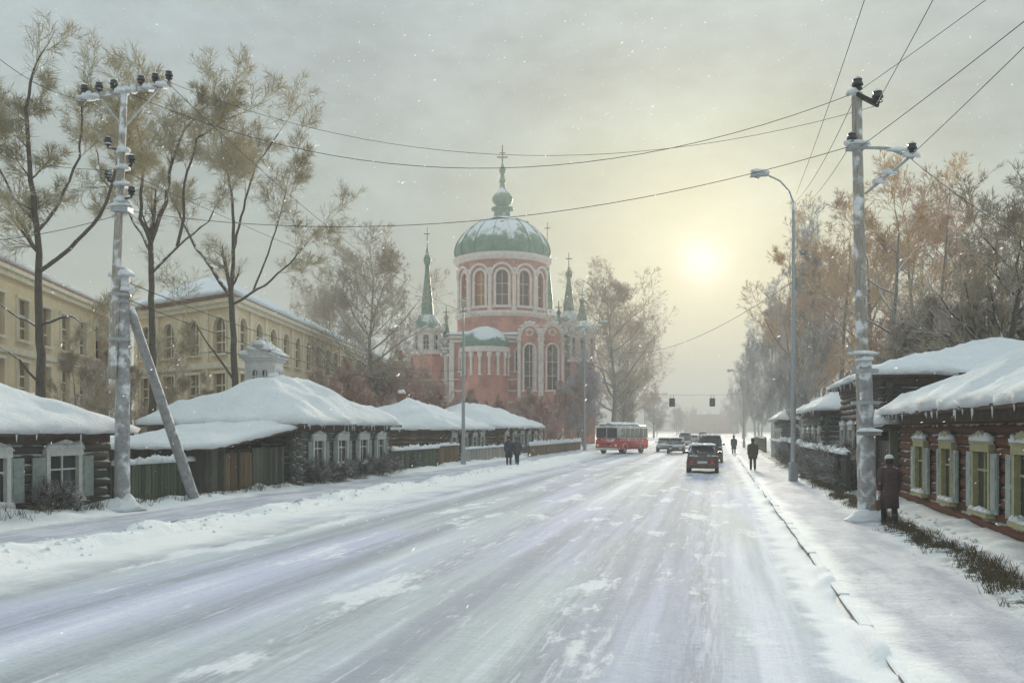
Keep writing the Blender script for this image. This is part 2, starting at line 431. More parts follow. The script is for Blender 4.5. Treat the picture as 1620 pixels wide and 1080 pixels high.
        rough = 0.8
        h = mth('ADD', mth('ADD', fine, mth('MULTIPLY', noise_n(0.7, 5), 0.9)), mth('MULTIPLY', noise_n(8.0, 7, 0.75), 0.4)); dist = 0.14
    l.new(col, b.inputs['Base Color']); b.inputs['Roughness'].default_value = rough
    b.inputs['Specular IOR Level'].default_value = 0.08 if road else 0.2
    bp = n.new('ShaderNodeBump'); bp.inputs['Strength'].default_value = 0.6; bp.inputs['Distance'].default_value = dist
    l.new(h, bp.inputs['Height']); l.new(bp.outputs[0], b.inputs['Normal'])
    return m

gx = spaced([(-700, -120, 40), (-120, -40, 6), (-40, -20, 1.0), (-20, -11.2, 0.14), (-11.2, 1.5, 3.0), (1.5, 7, 0.11), (7, 20, 0.8), (20, 120, 6), (120, 500, 40)])
gy = spaced([(-40, 4, 2.0), (4, 34, 0.16), (34, 70, 0.4), (70, 160, 1.6), (160, 400, 12), (400, 1250, 60)])
ground = grid_obj('ground', gx, gy, ground_z, ground_material('ground_snow', False))

RUTS = [-9.6, -8.0, -6.2, -4.6, -2.0, -0.35]
def road_z(x, y):
    z = 0.012 * fbm(x * 1.1, y * 0.22, 2.0) + 0.004 * N3(x * 5, y * 3)
    for r in RUTS:
        q = (x - r - 0.35 * N3(y * 0.03, r)) / 0.28
        z -= 0.020 * math.exp(-q * q) - 0.012 * math.exp(-(abs(q) - 1.7) ** 2 * 2)
    z += 0.05 * sstep(-10.6, -11.4, x) * (0.6 + N3(y * 0.4, 7))
    z += (0.15 + 0.05 * N3(x * 3, y * 2.0, 1.0)) * sstep(1.36 + 0.18 * N3(y * 0.9, 4.4), 1.60, x) * min(1.0, max(0.0, 0.35 + 1.7 * fbm(y * 0.33, 2.7)))
    return z + 0.006
rx = spaced([(RX0 - 0.1, -10.2, 0.12), (-10.2, 0.9, 0.14), (0.9, RX1 + 0.03, 0.06)])
ry = spaced([(-40, 3, 4), (3, 30, 0.2), (30, 80, 0.7), (80, 200, 4), (200, 570, 25)])
road = grid_obj('road', rx, ry, road_z, ground_material('road_packed_snow', True))

M_KERB = mat('kerb_stone', (0.22, 0.21, 0.20), 0.9, 0.3, 4, snow=0.97, bump=0.3, snow_lo=0.15, patch=1.2)
kerb = struct(bpy.data.objects.new('kerb', None)); COL.objects.link(kerb)
kb = MB().box(-0.075, 0.075, -0.49, 0.49, -0.09, 0.0).mesh('kerb_stone')
bm = bmesh.new(); bm.from_mesh(kb); bmesh.ops.bevel(bm, geom=bm.edges[:], offset=0.02, segments=1, affect='EDGES'); bm.to_mesh(kb); bm.free()
kb.materials.append(M_KERB)
for i in range(70):
    o = bpy.data.objects.new('kerb_stone', kb); COL.objects.link(o); o.parent = kerb
    o.location = (RX1 + 0.02 + rng.uniform(-0.015, 0.015), 4 + i * 1.0, 0.135 + rng.uniform(-0.02, 0.015)); o.rotation_euler = (rng.uniform(-.01, .01), 0, rng.uniform(-.015, .015))

# ---------------------------------------------------------------- houses
def hip_z(x, y, b, eave, k, ky):
    X0, X1, Y0, Y1 = b
    return eave + min(k * (x - X0), k * (X1 - x), ky * (y - Y0), ky * (Y1 - y))
def snow_roof(b, eave, k, ky, th, seed, parent, step=0.28, name='snow_cover'):
    """thick uneven quilt of snow over a hipped roof, rolled over at the eaves"""
    X0, X1, Y0, Y1 = b
    nx, ny = max(8, int((X1 - X0) / step)), max(8, int((Y1 - Y0) / step))
    V, Fq = [], []
    for layer in (0, 1):
        for j in range(ny + 1):
            for i in range(nx + 1):
                u, v = i / nx, j / ny
                x, y = X0 + (X1 - X0) * u, Y0 + (Y1 - Y0) * v
                e = min(x - X0, X1 - x, y - Y0, Y1 - y)
                ox = oy = 0.0
                if e < 0.01:
                    w = 0.06 + 0.22 * fbm(x * 1.1 + seed, y * 1.1, 0, 3)
                    if i == 0: ox = -w
                    if i == nx: ox = w
                    if j == 0: oy = -w
                    if j == ny: oy = w
                z = hip_z(x, y, b, eave, k, ky)
                t = th * (0.40 + 0.60 * min(1, e / 0.5)) * (1 + 0.75 * fbm(x * 0.7 + seed, y * 0.7, 1, 3)) + 0.06 * N3(x * 2.5, y * 2.5, seed)
                if layer == 0: V.append((x + ox, y + oy, z + t))
                else: V.append((x + ox * 0.5, y + oy * 0.5, z + 0.012 - (0.05 + 0.10 * max(0, N3(x * 2.2, y * 2.2, seed)) if e < 0.01 else 0)))
    m = nx + 1; off = (nx + 1) * (ny + 1)
    idx = lambda i, j, l: l * off + j * m + i
    for j in range(ny):
        for i in range(nx):
            Fq.append((idx(i, j, 0), idx(i + 1, j, 0), idx(i + 1, j + 1, 0), idx(i, j + 1, 0)))
            Fq.append((idx(i, j, 1), idx(i, j + 1, 1), idx(i + 1, j + 1, 1), idx(i + 1, j, 1)))
    for i in range(nx):
        Fq.append((idx(i, 0, 1), idx(i + 1, 0, 1), idx(i + 1, 0, 0), idx(i, 0, 0)))
        Fq.append((idx(i, ny, 0), idx(i + 1, ny, 0), idx(i + 1, ny, 1), idx(i, ny, 1)))
    for j in range(ny):
        Fq.append((idx(0, j, 0), idx(0, j + 1, 0), idx(0, j + 1, 1), idx(0, j, 1)))
        Fq.append((idx(nx, j, 1), idx(nx, j + 1, 1), idx(nx, j + 1, 0), idx(nx, j, 0)))
    return mesh_obj(name, np_mesh(name, np.array(V), np.array(Fq), True), SNOW, parent)
def hip_slab(b, eave, k, ky, parent, m, name='roof', t=0.10):
    X0, X1, Y0, Y1 = b; w = (X1 - X0) / 2; ry_ = min(w * k / ky, (Y1 - Y0) / 2 - 0.02)
    xm = (X0 + X1) / 2
    if k * w <= ky * (Y1 - Y0) / 2: zr = eave + k * w; A, B = (xm, Y0 + w * k / ky, zr), (xm, Y1 - w * k / ky, zr)
    else:
        zr = eave + ky * (Y1 - Y0) / 2; q = ky * (Y1 - Y0) / 2 / k; A, B = (X0 + q, (Y0 + Y1) / 2, zr), (X1 - q, (Y0 + Y1) / 2, zr)
    mb = MB(); c = [(X0, Y0, eave), (X1, Y0, eave), (X1, Y1, eave), (X0, Y1, eave)]
    lo = [(x, y, z - t) for x, y, z in c]
    if k * w <= ky * (Y1 - Y0) / 2: tops = [(0, 1, 4), (1, 2, 5, 4), (2, 3, 5), (3, 0, 4, 5)]
    else: tops = [(0, 1, 5, 4), (1, 2, 5), (2, 3, 4, 5), (3, 0, 4)]
    mb.add(c + [A, B] + lo, tops + [(0, 6, 7, 1), (1, 7, 8, 2), (2, 8, 9, 3), (3, 9, 6, 0), (9, 8, 7, 6)])
    return mb.build(name, m, parent)

LOG_ME = MB().tube([(-0.5, 0, 0), (0.5, 0, 0)], 1.0, 10).mesh('log')
LOGS = {}
def log_piece(parent, c, length, r, along, m, name='log'):
    key = m.name
    if key not in LOGS:
        me = LOG_ME.copy(); me.materials.append(m); LOGS[key] = me
        me.polygons.foreach_set('use_smooth', [len(p.vertices) == 4 for p in me.polygons])
    o = bpy.data.objects.new(name, LOGS[key]); COL.objects.link(o); o.parent = parent
    o.location = c; o.scale = (length, r, r * 1.06); o.rotation_euler = (rng.uniform(0, 6), 0, math.pi / 2 if along == 'y' else 0)
    return o

def window(parent, face, pos, u0, u1, z0, z1, trim, style, seed):
    """a window set in a wall; face = ('x', sign) or ('y', sign), pos = wall surface coordinate"""
    ax, sg = face
    def P(u, d, z):
        return (pos + sg * d, u, z) if ax == 'x' else (u, pos + sg * d, z)
    def bx(mb, ua, ub, da, db, za, zb):
        a, b_ = P(ua, da, za), P(ub, db, zb)
        mb.box(min(a[0], b_[0]), max(a[0], b_[0]), min(a[1], b_[1]), max(a[1], b_[1]), za, zb)
    w = u1 - u0; h = z1 - z0; cw = 0.13
    f = MB()
    bx(f, u0 - cw, u0, -0.03, 0.09, z0 - 0.02, z1); bx(f, u1, u1 + cw, -0.03, 0.09, z0 - 0.02, z1)
    bx(f, u0 - cw - 0.03, u1 + cw + 0.03, -0.03, 0.11, z1, z1 + 0.16)
    bx(f, u0 - cw - 0.06, u1 + cw + 0.06, -0.03, 0.16, z0 - 0.12, z0 - 0.02)
    if style != 'plain':                                   # carved head board with a small pediment
        poly = [P(u0 - cw - 0.10, 0.02, z1 + 0.162), P(u1 + cw + 0.10, 0.02, z1 + 0.162), P(u1 + cw * 0.5, 0.02, z1 + 0.30), P((u0 + u1) / 2, 0.02, z1 + 0.44), P(u0 - cw * 0.5, 0.02, z1 + 0.30)]
        e = Vector(P(0, 0.1, 0)) - Vector(P(0, 0, 0)); f.prism(poly, e)
    win = f.build('window', trim, parent)
    g = MB(); bx(g, u0 + 0.003, u1 - 0.003, -0.06, -0.035, z0 - 0.015, z1 - 0.003); g.build('pane', M_GLASS, win)
    s = MB(); um = (u0 + u1) / 2
    bx(s, um - 0.025, um + 0.025, -0.034, 0.0, z0 - 0.015, z1); bx(s, u0, um - 0.026, -0.034, 0.0, z0 + h * 0.66, z0 + h * 0.66 + 0.045); bx(s, um + 0.026, u1, -0.034, 0.0, z0 + h * 0.66, z0 + h * 0.66 + 0.045)
    s.build('glazing_bar', trim, win)
    if style == 'shutters':
        for a, b_ in ((u0 - cw - 0.02 - w * 0.42, u0 - cw - 0.02), (u1 + cw + 0.02, u1 + cw + 0.02 + w * 0.42)):
            t = MB(); bx(t, a, b_, 0.03, 0.075, z0 - 0.01, z1 - 0.02)
            bx(t, a + 0.06, b_ - 0.06, 0.075, 0.092, z0 + 0.08, z0 + h * 0.47); bx(t, a + 0.06, b_ - 0.06, 0.075, 0.092, z0 + h * 0.55, z1 - 0.10)
            t.build('shutter', M_SHUT, win)
    sn = MB(); r_ = random.Random(seed)
    for q in range(5):
        u = u0 - cw + (w + 2 * cw) * (q + 0.5) / 5
        c = P(u, 0.08, z0 - 0.02); sn.blob(c, w * 0.2 if ax == 'y' else 0.10, w * 0.2 if ax == 'x' else 0.10, r_.uniform(0.05, 0.12), r_.random() * 9)
    sn.build('sill_snow', SNOW, win, True); hs = MB()
    tz = z1 + (0.16 if style == 'plain' else 0.22)
    for q in range(4):
        u = u0 - cw + (w + 2 * cw) * (q + 0.5) / 4
        c = P(u, 0.07, tz); hs.blob(c, w * 0.24 if ax == 'y' else 0.11, w * 0.24 if ax == 'x' else 0.11, r_.uniform(0.06, 0.17), r_.random() * 9)
    hs.build('head_snow', SNOW, win, True)
    return win

def log_house(name, label, x0, x1, y0, y1, front, eave, k, ky, th, logm, wins_front=(), wins_end=(), trim=None, style='shutters', cat='house', over=0.55, group=None, r=0.125, chim=None, base=0.0, plank=False, cap=True):
    """front = +1: street face is x1 (house left of the street), -1: street face is x0"""
    trim = trim or M_TRIM
    t = thing(name, label, cat, ((x0 + x1) / 2, (y0 + y1) / 2, base), 0, group)
    cx, cy = (x0 + x1) / 2, (y0 + y1) / 2
    a0, a1, b0, b1 = x0 - cx, x1 - cx, y0 - cy, y1 - cy; eave -= base
    fx = a1 if front > 0 else a0
    core = MB().box(a0 + 0.16, a1 - 0.16, b0 + 0.16, b1 - 0.16, -0.3, eave - 0.1).build('wall_core', M_CORE, t)
    rows = int((eave + 0.02) / (2 * r)); 
    def segs(lo, hi, z, wins):
        cuts = sorted((u0 - 0.06, u1 + 0.06) for (u0, u1, z0, z1) in wins if z0 - 0.12 < z < z1 + 0.10)
        res, p = [], lo
        for c0, c1 in cuts:
            if c0 > p: res.append((p, c0))
            p = max(p, c1)
        if hi > p: res.append((p, hi))
        return res
    wf = [(u0 - cy, u1 - cy, z0 - base, z1 - base) for u0, u1, z0, z1 in wins_front]
    we = [(u0 - cx, u1 - cx, z0 - base, z1 - base) for u0, u1, z0, z1 in wins_end]
    for i in range(rows):
        z = r + i * 2 * r - 0.05
        e = 0.22 if i % 2 else 0.1
        for u0, u1 in segs(b0 - e, b1 + e, z, wf): log_piece(t, (fx - front * 0.10, (u0 + u1) / 2, z), u1 - u0, r, 'y', logm)
        e = 0.1 if i % 2 else 0.22
        for u0, u1 in segs(a0 - e, a1 + e, z + r * 0.6, we):
            log_piece(t, ((u0 + u1) / 2, b0 + 0.10, z + r * 0.6), u1 - u0, r, 'x', logm)
    bm_ = MB()                                             # frieze board under the eaves
    fxo = fx + front * 0.04
    bm_.box(min(fxo, fxo + front * 0.05), max(fxo, fxo + front * 0.05), b0 - 0.1, b1 + 0.1, eave - 0.30, eave - 0.105)
    bm_.box(a0 - 0.1, a1 + 0.1, b0 - 0.09, b0 - 0.04, eave - 0.30, eave - 0.105)
    bm_.build('frieze_board', M_BOARD, t)
    for q, w_ in enumerate(wf): window(t, ('x', front), fx + front * 0.03, *w_, trim, style, q + 1)
    for q, w_ in enumerate(we): window(t, ('y', -1), b0 - 0.03, *w_, trim, style, q + 11)
    rb = (a0 - over, a1 + over, b0 - over, b1 + over)
    roof = hip_slab(rb, eave, k, ky, t, M_BOARD)
    snow_roof(rb, eave, k, ky, th, x0 * 3.7 + y0, roof)
    ic = MB(); ri = random.Random(int(y0 * 10))
    for q in range(int((b1 - b0) * 3.2)):
        if ri.random() < 0.45: continue
        y_ = b0 - over + (b1 - b0 + 2 * over) * ri.random(); l_ = ri.uniform(0.08, 0.34) * (0.6 + 0.6 * abs(N3(y_ * 0.8, y0)))
        ex = (a1 + over if front > 0 else a0 - over); ic.tube([(ex, y_, eave - 0.06), (ex, y_, eave - 0.1 - l_ * 0.5), (ex, y_, eave - 0.1 - l_)], [0.022, 0.013, 0.002], 5)
    io = ic.build('icicles', mat('ice', (0.75, 0.78, 0.82), 0.2, 0.05, 4, spec=0.6), roof); io['kind'] = 'stuff'
    if chim:
        ux, uy, hh = chim; ux -= cx; uy -= cy
        z = hip_z(ux, uy, rb, eave, k, ky)
        c = MB().box(ux - 0.26, ux + 0.26, uy - 0.26, uy + 0.26, z - 0.3, z + hh).box(ux - 0.32, ux + 0.32, uy - 0.32, uy + 0.32, z + hh, z + hh + 0.12).build('chimney', mat('chimney_brick', (0.27, 0.12, 0.08), 0.9, 0.35, 9, snow=0.9), roof)
        if cap: MB().blob((ux, uy, z + hh + 0.12), 0.3, 0.3, 0.25, 3).build('snow_cap', SNOW, t, True)
    return t
def ywin(X, pxa, w, z0, z1):
    y = yx(X, pxa); return (y - w / 2, y + w / 2, z0, z1)

# left side of the street
LX = -17.0
h1 = log_house('log_house', 'low black log house with white trimmed windows at the left edge', -25.0, LX, 12.6, 22.0, 1, 2.25, 0.40, 0.42, 0.26, M_LOG,
    wins_front=[(17.3, 18.3, 0.5, 1.62), (19.75, 20.8, 0.5, 1.62)], base=0.0)
LX3 = -16.2
h3 = log_house('log_house', 'dark green grey log house under a peaked snowy roof behind a lean-to shed', -22.4, LX3, 32.2, 42.2, 1, 2.55, 0.50, 0.46, 0.32, M_LOGGR,
    wins_front=[(33.6, 34.5, 0.85, 1.85), (36.0, 36.9, 0.85, 1.85), (38.4, 39.3, 0.85, 1.85), (40.6, 41.4, 0.85, 1.85)], chim=(-20.6, 38.6, 0.9))
h5 = log_house('log_house', 'brown log house with wide snowy roof behind the first left street lamp', -25.5, -17.4, 55.5, 66.0, 1, 2.35, 0.40, 0.42, 0.3, M_LOGBR,
    wins_front=[(57, 57.9, 0.8, 1.8), (59.6, 60.5, 0.8, 1.8), (62.2, 63.1, 0.8, 1.8), (64.4, 65.2, 0.8, 1.8)], chim=(-22, 60, 0.8))
h6 = log_house('log_house', 'light brown log house beyond the two pedestrians, left of the red bus', -25.5, -17.2, 70.0, 86.0, 1, 2.5, 0.40, 0.42, 0.3, M_LOGBR,
    wins_front=[(y, y + 0.95, 0.9, 1.9) for y in (71.5, 74.5, 77.5, 80.5, 83.5)])
# right side of the street
RX = 5.5
r1 = log_house('log_house', 'red brown log house with low snowy eaves at the right edge', RX, 14.2, 11.0, 29.3, -1, 2.80, 0.44, 0.44, 0.30, M_LOGRED,
    wins_front=[(25.75, 26.75, 0.62, 1.85), (22.85, 23.75, 0.62, 1.85), (19.9, 20.95, 0.62, 1.85), (17.2, 18.2, 0.62, 1.85)], trim=M_TRIMG)
r2 = log_house('log_house', 'taller dark brown log house with hipped snow roof behind the right power pole', RX + 0.1, 15.4, 32.4, 43.6, -1, 4.2, 0.24, 0.30, 0.28, M_LOG,
    wins_front=[(33.8, 34.8, 1.0, 2.3), (36.6, 37.6, 1.0, 2.3), (39.4, 40.4, 1.0, 2.3), (41.9, 42.8, 1.0, 2.3)], wins_end=[(7.4, 8.4, 1.4, 2.6)])
r3 = log_house('log_house', 'low grey log house with snowy roof beyond the taller right house', RX - 0.3, 12.0, 46.5, 58.0, -1, 3.3, 0.45, 0.45, 0.28, M_LOGGR,
    wins_front=[(y, y + 0.95, 0.9, 2.1) for y in (47.6, 50.4, 53.2, 56)])
r4 = log_house('log_house', 'far small grey log house among the right roadside trees', RX - 0.2, 12.0, 76.0, 88.0, -1, 3.2, 0.45, 0.45, 0.28, M_LOGGR,
    wins_front=[(y, y + 0.95, 0.9, 2.1) for y in (77.6, 80.4, 83.2, 86)])

# the lean-to shed in front of the peaked house
def shed():
    x0, x1, y0, y1 = -20.2, -16.45, 26.3, 31.6
    t = thing('lean_to_shed', 'low plank lean-to shed with brown doors and thick snow roof', 'shed', ((x0 + x1) / 2, (y0 + y1) / 2, 0))
    ox, oy = -(x0 + x1) / 2, -(y0 + y1) / 2
    MB().box(x0 + ox + 0.05, x1 + ox - 0.06, y0 + oy + 0.06, y1 + oy, -0.2, 1.62).build('wall_core', M_CORE, t)
    pl = MB().box(-0.012, 0.022, -0.075, 0.075, 0, 1).mesh('plank'); pl.materials.append(M_PLANK)
    plb = pl.copy(); plb.materials.clear(); plb.materials.append(M_PLANKB)
    y = y0
    while y < y1:
        brown = y0 + 1.0 < y < y0 + 2.9
        o = bpy.data.objects.new('plank', plb if brown else pl); COL.objects.link(o); o.parent = t
        o.location = (x1 + ox - 0.03 + rng.uniform(-.01, .012), y + oy + 0.08, rng.uniform(-.05, .02)); o.scale = (1, 1, 1.66 if not brown else 1.52); y += 0.163
    x = x0
    while x < x1:
        o = bpy.data.objects.new('plank', pl); COL.objects.link(o); o.parent = t
        o.location = (x + ox + 0.08, y0 + oy + 0.03, rng.uniform(-.05, .02)); o.scale = (1, 1, 1.66); o.rotation_euler = (0, 0, -math.pi / 2); x += 0.163
    d = MB()
    for yy in (y0 + 0.96, y0 + 1.95, y0 + 2.96): MB().box(x1 + ox + 0.002, x1 + ox + 0.06, yy + oy - 0.05, yy + oy + 0.05, 0, 1.58).build('door_post', M_PLANK, t)
    hd = MB().tube([(x1 + ox + 0.05, y0 + oy + 2.15, 0.8), (x1 + ox + 0.09, y0 + oy + 2.15, 0.8), (x1 + ox + 0.09, y0 + oy + 2.15, 0.95), (x1 + ox + 0.05, y0 + oy + 2.15, 0.95)], 0.012, 6).build('door_handle', M_INS, t)
    # single pitch rising towards the house
    b = (x0 + ox - 0.4, x1 + ox + 0.45, y0 + oy - 0.45, y1 + oy + 3.2)
    rf = MB().prism([(b[0], b[2], 1.60), (b[0], b[2], 1.68), (b[0], y1 + oy + 0.25, 2.36), (b[0], y1 + oy + 0.25, 2.28)], (b[1] - b[0], 0, 0)).build('roof', M_BOARD, t)
    V = MB(); nx, ny = 16, 22; xx = [b[0] - 0.05 + (b[1] - b[0] + 0.1) * i / nx for i in range(nx + 1)]; yy = [b[2] - 0.08 + (y1 + oy + 0.3 - b[2]) * j / ny for j in range(ny + 1)]
    top, bot = [], []
    for q in yy:
        for p in xx:
            zz = 1.69 + (q - b[2]) * 0.68 / (y1 + oy + 0.25 - b[2]); e = min(p - xx[0], xx[-1] - p, q - yy[0])
            top.append((p, q, zz + 0.27 * (0.5 + 0.5 * min(1, e / 0.45)) * (1 + 0.5 * fbm(p * 0.8, q * 0.8, 3, 2)))); bot.append((p, q, zz - (0.10 * max(0, N3(p * 2, q * 2, 4)) if e < 0.01 else -0.008)))
    m = nx + 1; o_ = m * (ny + 1); fs = []
    for j in range(ny):
        for i in range(nx):
            a = j * m + i; fs += [(a, a + 1, a + m + 1, a + m), (o_ + a, o_ + a + m, o_ + a + m + 1, o_ + a + 1)]
    for i in range(nx): fs += [(i, o_ + i, o_ + i + 1, i + 1), (ny * m + i, ny * m + i + 1, o_ + ny * m + i + 1, o_ + ny * m + i)]
    for j in range(ny): fs += [(j * m, (j + 1) * m, o_ + (j + 1) * m, o_ + j * m), (j * m + nx, o_ + j * m + nx, o_ + (j + 1) * m + nx, (j + 1) * m + nx)]
    V.add(top + bot, fs).build('snow_cover', SNOW, rf, True)
shed()

# ---------------------------------------------------------------- fences and gates
def fence(name, label, x, y0, y1, h, face, m, pitch=0.16, w=0.068, capped=True, pointed=False, group=None, cat='fence', gap=None, slope=0.0, snowh=(0.08, 0.2), base=0.15):
    t = thing(name, label, cat, (x, y0, 0), 0, group)
    if pointed: pm = MB().prism([(0, -w, 0), (0, w, 0), (0, w, 0.93), (0, 0, 1), (0, -w, 0.93)], (0.025, 0, 0)).mesh('plank')
    else: pm = MB().box(0, 0.025, -w, w, 0, 1).mesh('plank')
    pm.materials.append(m); L = y1 - y0
    n = int(L / pitch)
    for i in range(n):
        u = (i + 0.5) * pitch
        if rng.random() < (gap or 0.0): continue
        o = bpy.data.objects.new('plank', pm); COL.objects.link(o); o.parent = t
        o.location = (0.03 * face + rng.uniform(-.006, .006) + slope * u, u, base - 0.15 + rng.uniform(-.03, .03)); o.scale = (1, 1, h + rng.uniform(-.05, .05)); o.rotation_euler = (rng.uniform(-.02, .02), rng.uniform(-.01, .01), 0)
    k = max(1, int(L / 2.4))
    for i in range(k + 1):
        u = L * i / k
        MB().box(-0.09 - 0.05 * face + slope * u, 0.05 - 0.05 * face + slope * u, u - 0.06, u + 0.06, 0, h + 0.06).build('post', m, t)
    for z in (0.35, h - 0.3):
        MB().obox((-0.03, 0, z), (0.025 * face, 0, 0), (slope * L, L, 0), (0, 0, 0.09)).build('rail', m, t)
    if capped:
        s = MB(); u = 0
        while u < L:
            a = rng.uniform(0.25, 0.6); s.blob((0.02 * face + slope * (u + a / 2), min(L, u + a / 2), h - 0.03 + base - 0.15), 0.15, a * 0.68, rng.uniform(*snowh), rng.random() * 20); u += a
        s.build('snow_cap', SNOW, t, True)
    return t
fence('plank_fence', 'dark green plank fence capped with snow beside the left power pole', -17.0, 22.3, 26.1, 1.30, 1, M_PLANKG, snowh=(0.15, 0.32))
fence('plank_fence', 'olive plank fence with snow heaped on top next to the peaked house', -16.3, 43.0, 50.5, 1.25, 1, M_PLANKG, snowh=(0.15, 0.3))
fence('plank_fence', 'brown plank fence with missing boards near the first left street lamp', -16.4, 50.8, 55.2, 1.35, 1, M_PLANKB, gap=0.15)
fence('picket_fence', 'pale grey picket fence behind the two pedestrians', -16.2, 56.0, 68.0, 1.05, 1, M_PLANKW, pitch=0.19, w=0.05, pointed=True)
fence('plank_fence', 'low yellowish plank fence banked with snow left of the red bus', -15.2, 72.0, 100.0, 1.0, 1, M_PLANKB, pitch=0.24, w=0.11, snowh=(0.25, 0.45))
fence('picket_fence', 'dark front garden picket fence below the taller right house', 4.25, 31.6, 47.0, 1.5, -1, M_PLANK, pitch=0.17, w=0.06, pointed=True, slope=-0.004, snowh=(0.12, 0.26))
fence('picket_fence', 'dark picket fence along the right pavement before the low grey house', 4.15, 47.4, 62.0, 1.6, -1, M_PLANK, pitch=0.19, w=0.07, pointed=True, slope=0.0, snowh=(0.12, 0.26))
fence('plank_fence', 'far grey plank fence under the right roadside trees', 4.35, 62.5, 76.0, 1.5, -1, M_PLANKW, pitch=0.24, w=0.11)
fence('plank_fence', 'dim plank fence farthest along the right pavement', 4.5, 88.5, 112.0, 1.5, -1, M_PLANK, pitch=0.3, w=0.14)

def gate():
    t = thing('wooden_gate', 'tall dark double gate with gabled snow cap between the right houses', 'gate', (5.35, 30.9, 0.12))
    for s in (-1, 1):
        MB().box(-0.12, 0.12, s * 1.28 - 0.12, s * 1.28 + 0.12, -0.1, 2.15).build('gate_post', M_PLANK, t)
        pm = MB().box(-0.05, -0.02, -0.088, 0.088, 0.12, 1.85)
        lf = MB().box(-0.02, 0.02, min(s * 0.02, s * 1.14), max(s * 0.02, s * 1.14), 0.35, 0.47).box(-0.02, 0.02, min(s * 0.02, s * 1.14), max(s * 0.02, s * 1.14), 1.4, 1.52).build('gate_leaf', M_PLANK, t)
        me = pm.mesh('plank'); me.materials.append(mat('gate_plank_wood', (0.075, 0.06, 0.055), 0.85, 0.3, 4, snow=0.8, stretch=(8, 8, .8), rnd=0.3, snow_lo=0.62))
        for i in range(6):
            o = bpy.data.objects.new('plank', me); COL.objects.link(o); o.parent = lf; o.location = (rng.uniform(-.004, .004), s * (0.11 + i * 0.19), 0)
        MB().tube([(-0.06, s * 0.12, 0.95), (-0.11, s * 0.12, 0.95), (-0.11, s * 0.12, 1.1), (-0.06, s * 0.12, 1.1)], 0.014, 6).build('handle', M_METAL, lf)
    MB().box(-0.1, 0.1, -1.5, 1.5, 2.152, 2.28).build('lintel', M_PLANK, t)
    rf = MB().prism([(-0.42, -1.7, 2.284), (0.42, -1.7, 2.284), (0, -1.7, 2.56)], (0, 3.4, 0)).build('gate_roof', M_BOARD, t)
    s = MB()
    for i in range(9): s.blob((-0.05, -1.55 + i * 0.39, 2.36 if i in (0, 8) else 2.40), 0.5, 0.36, 0.38, i * 1.7, 10)
    s.build('snow_cap', SNOW, rf, True)
gate()

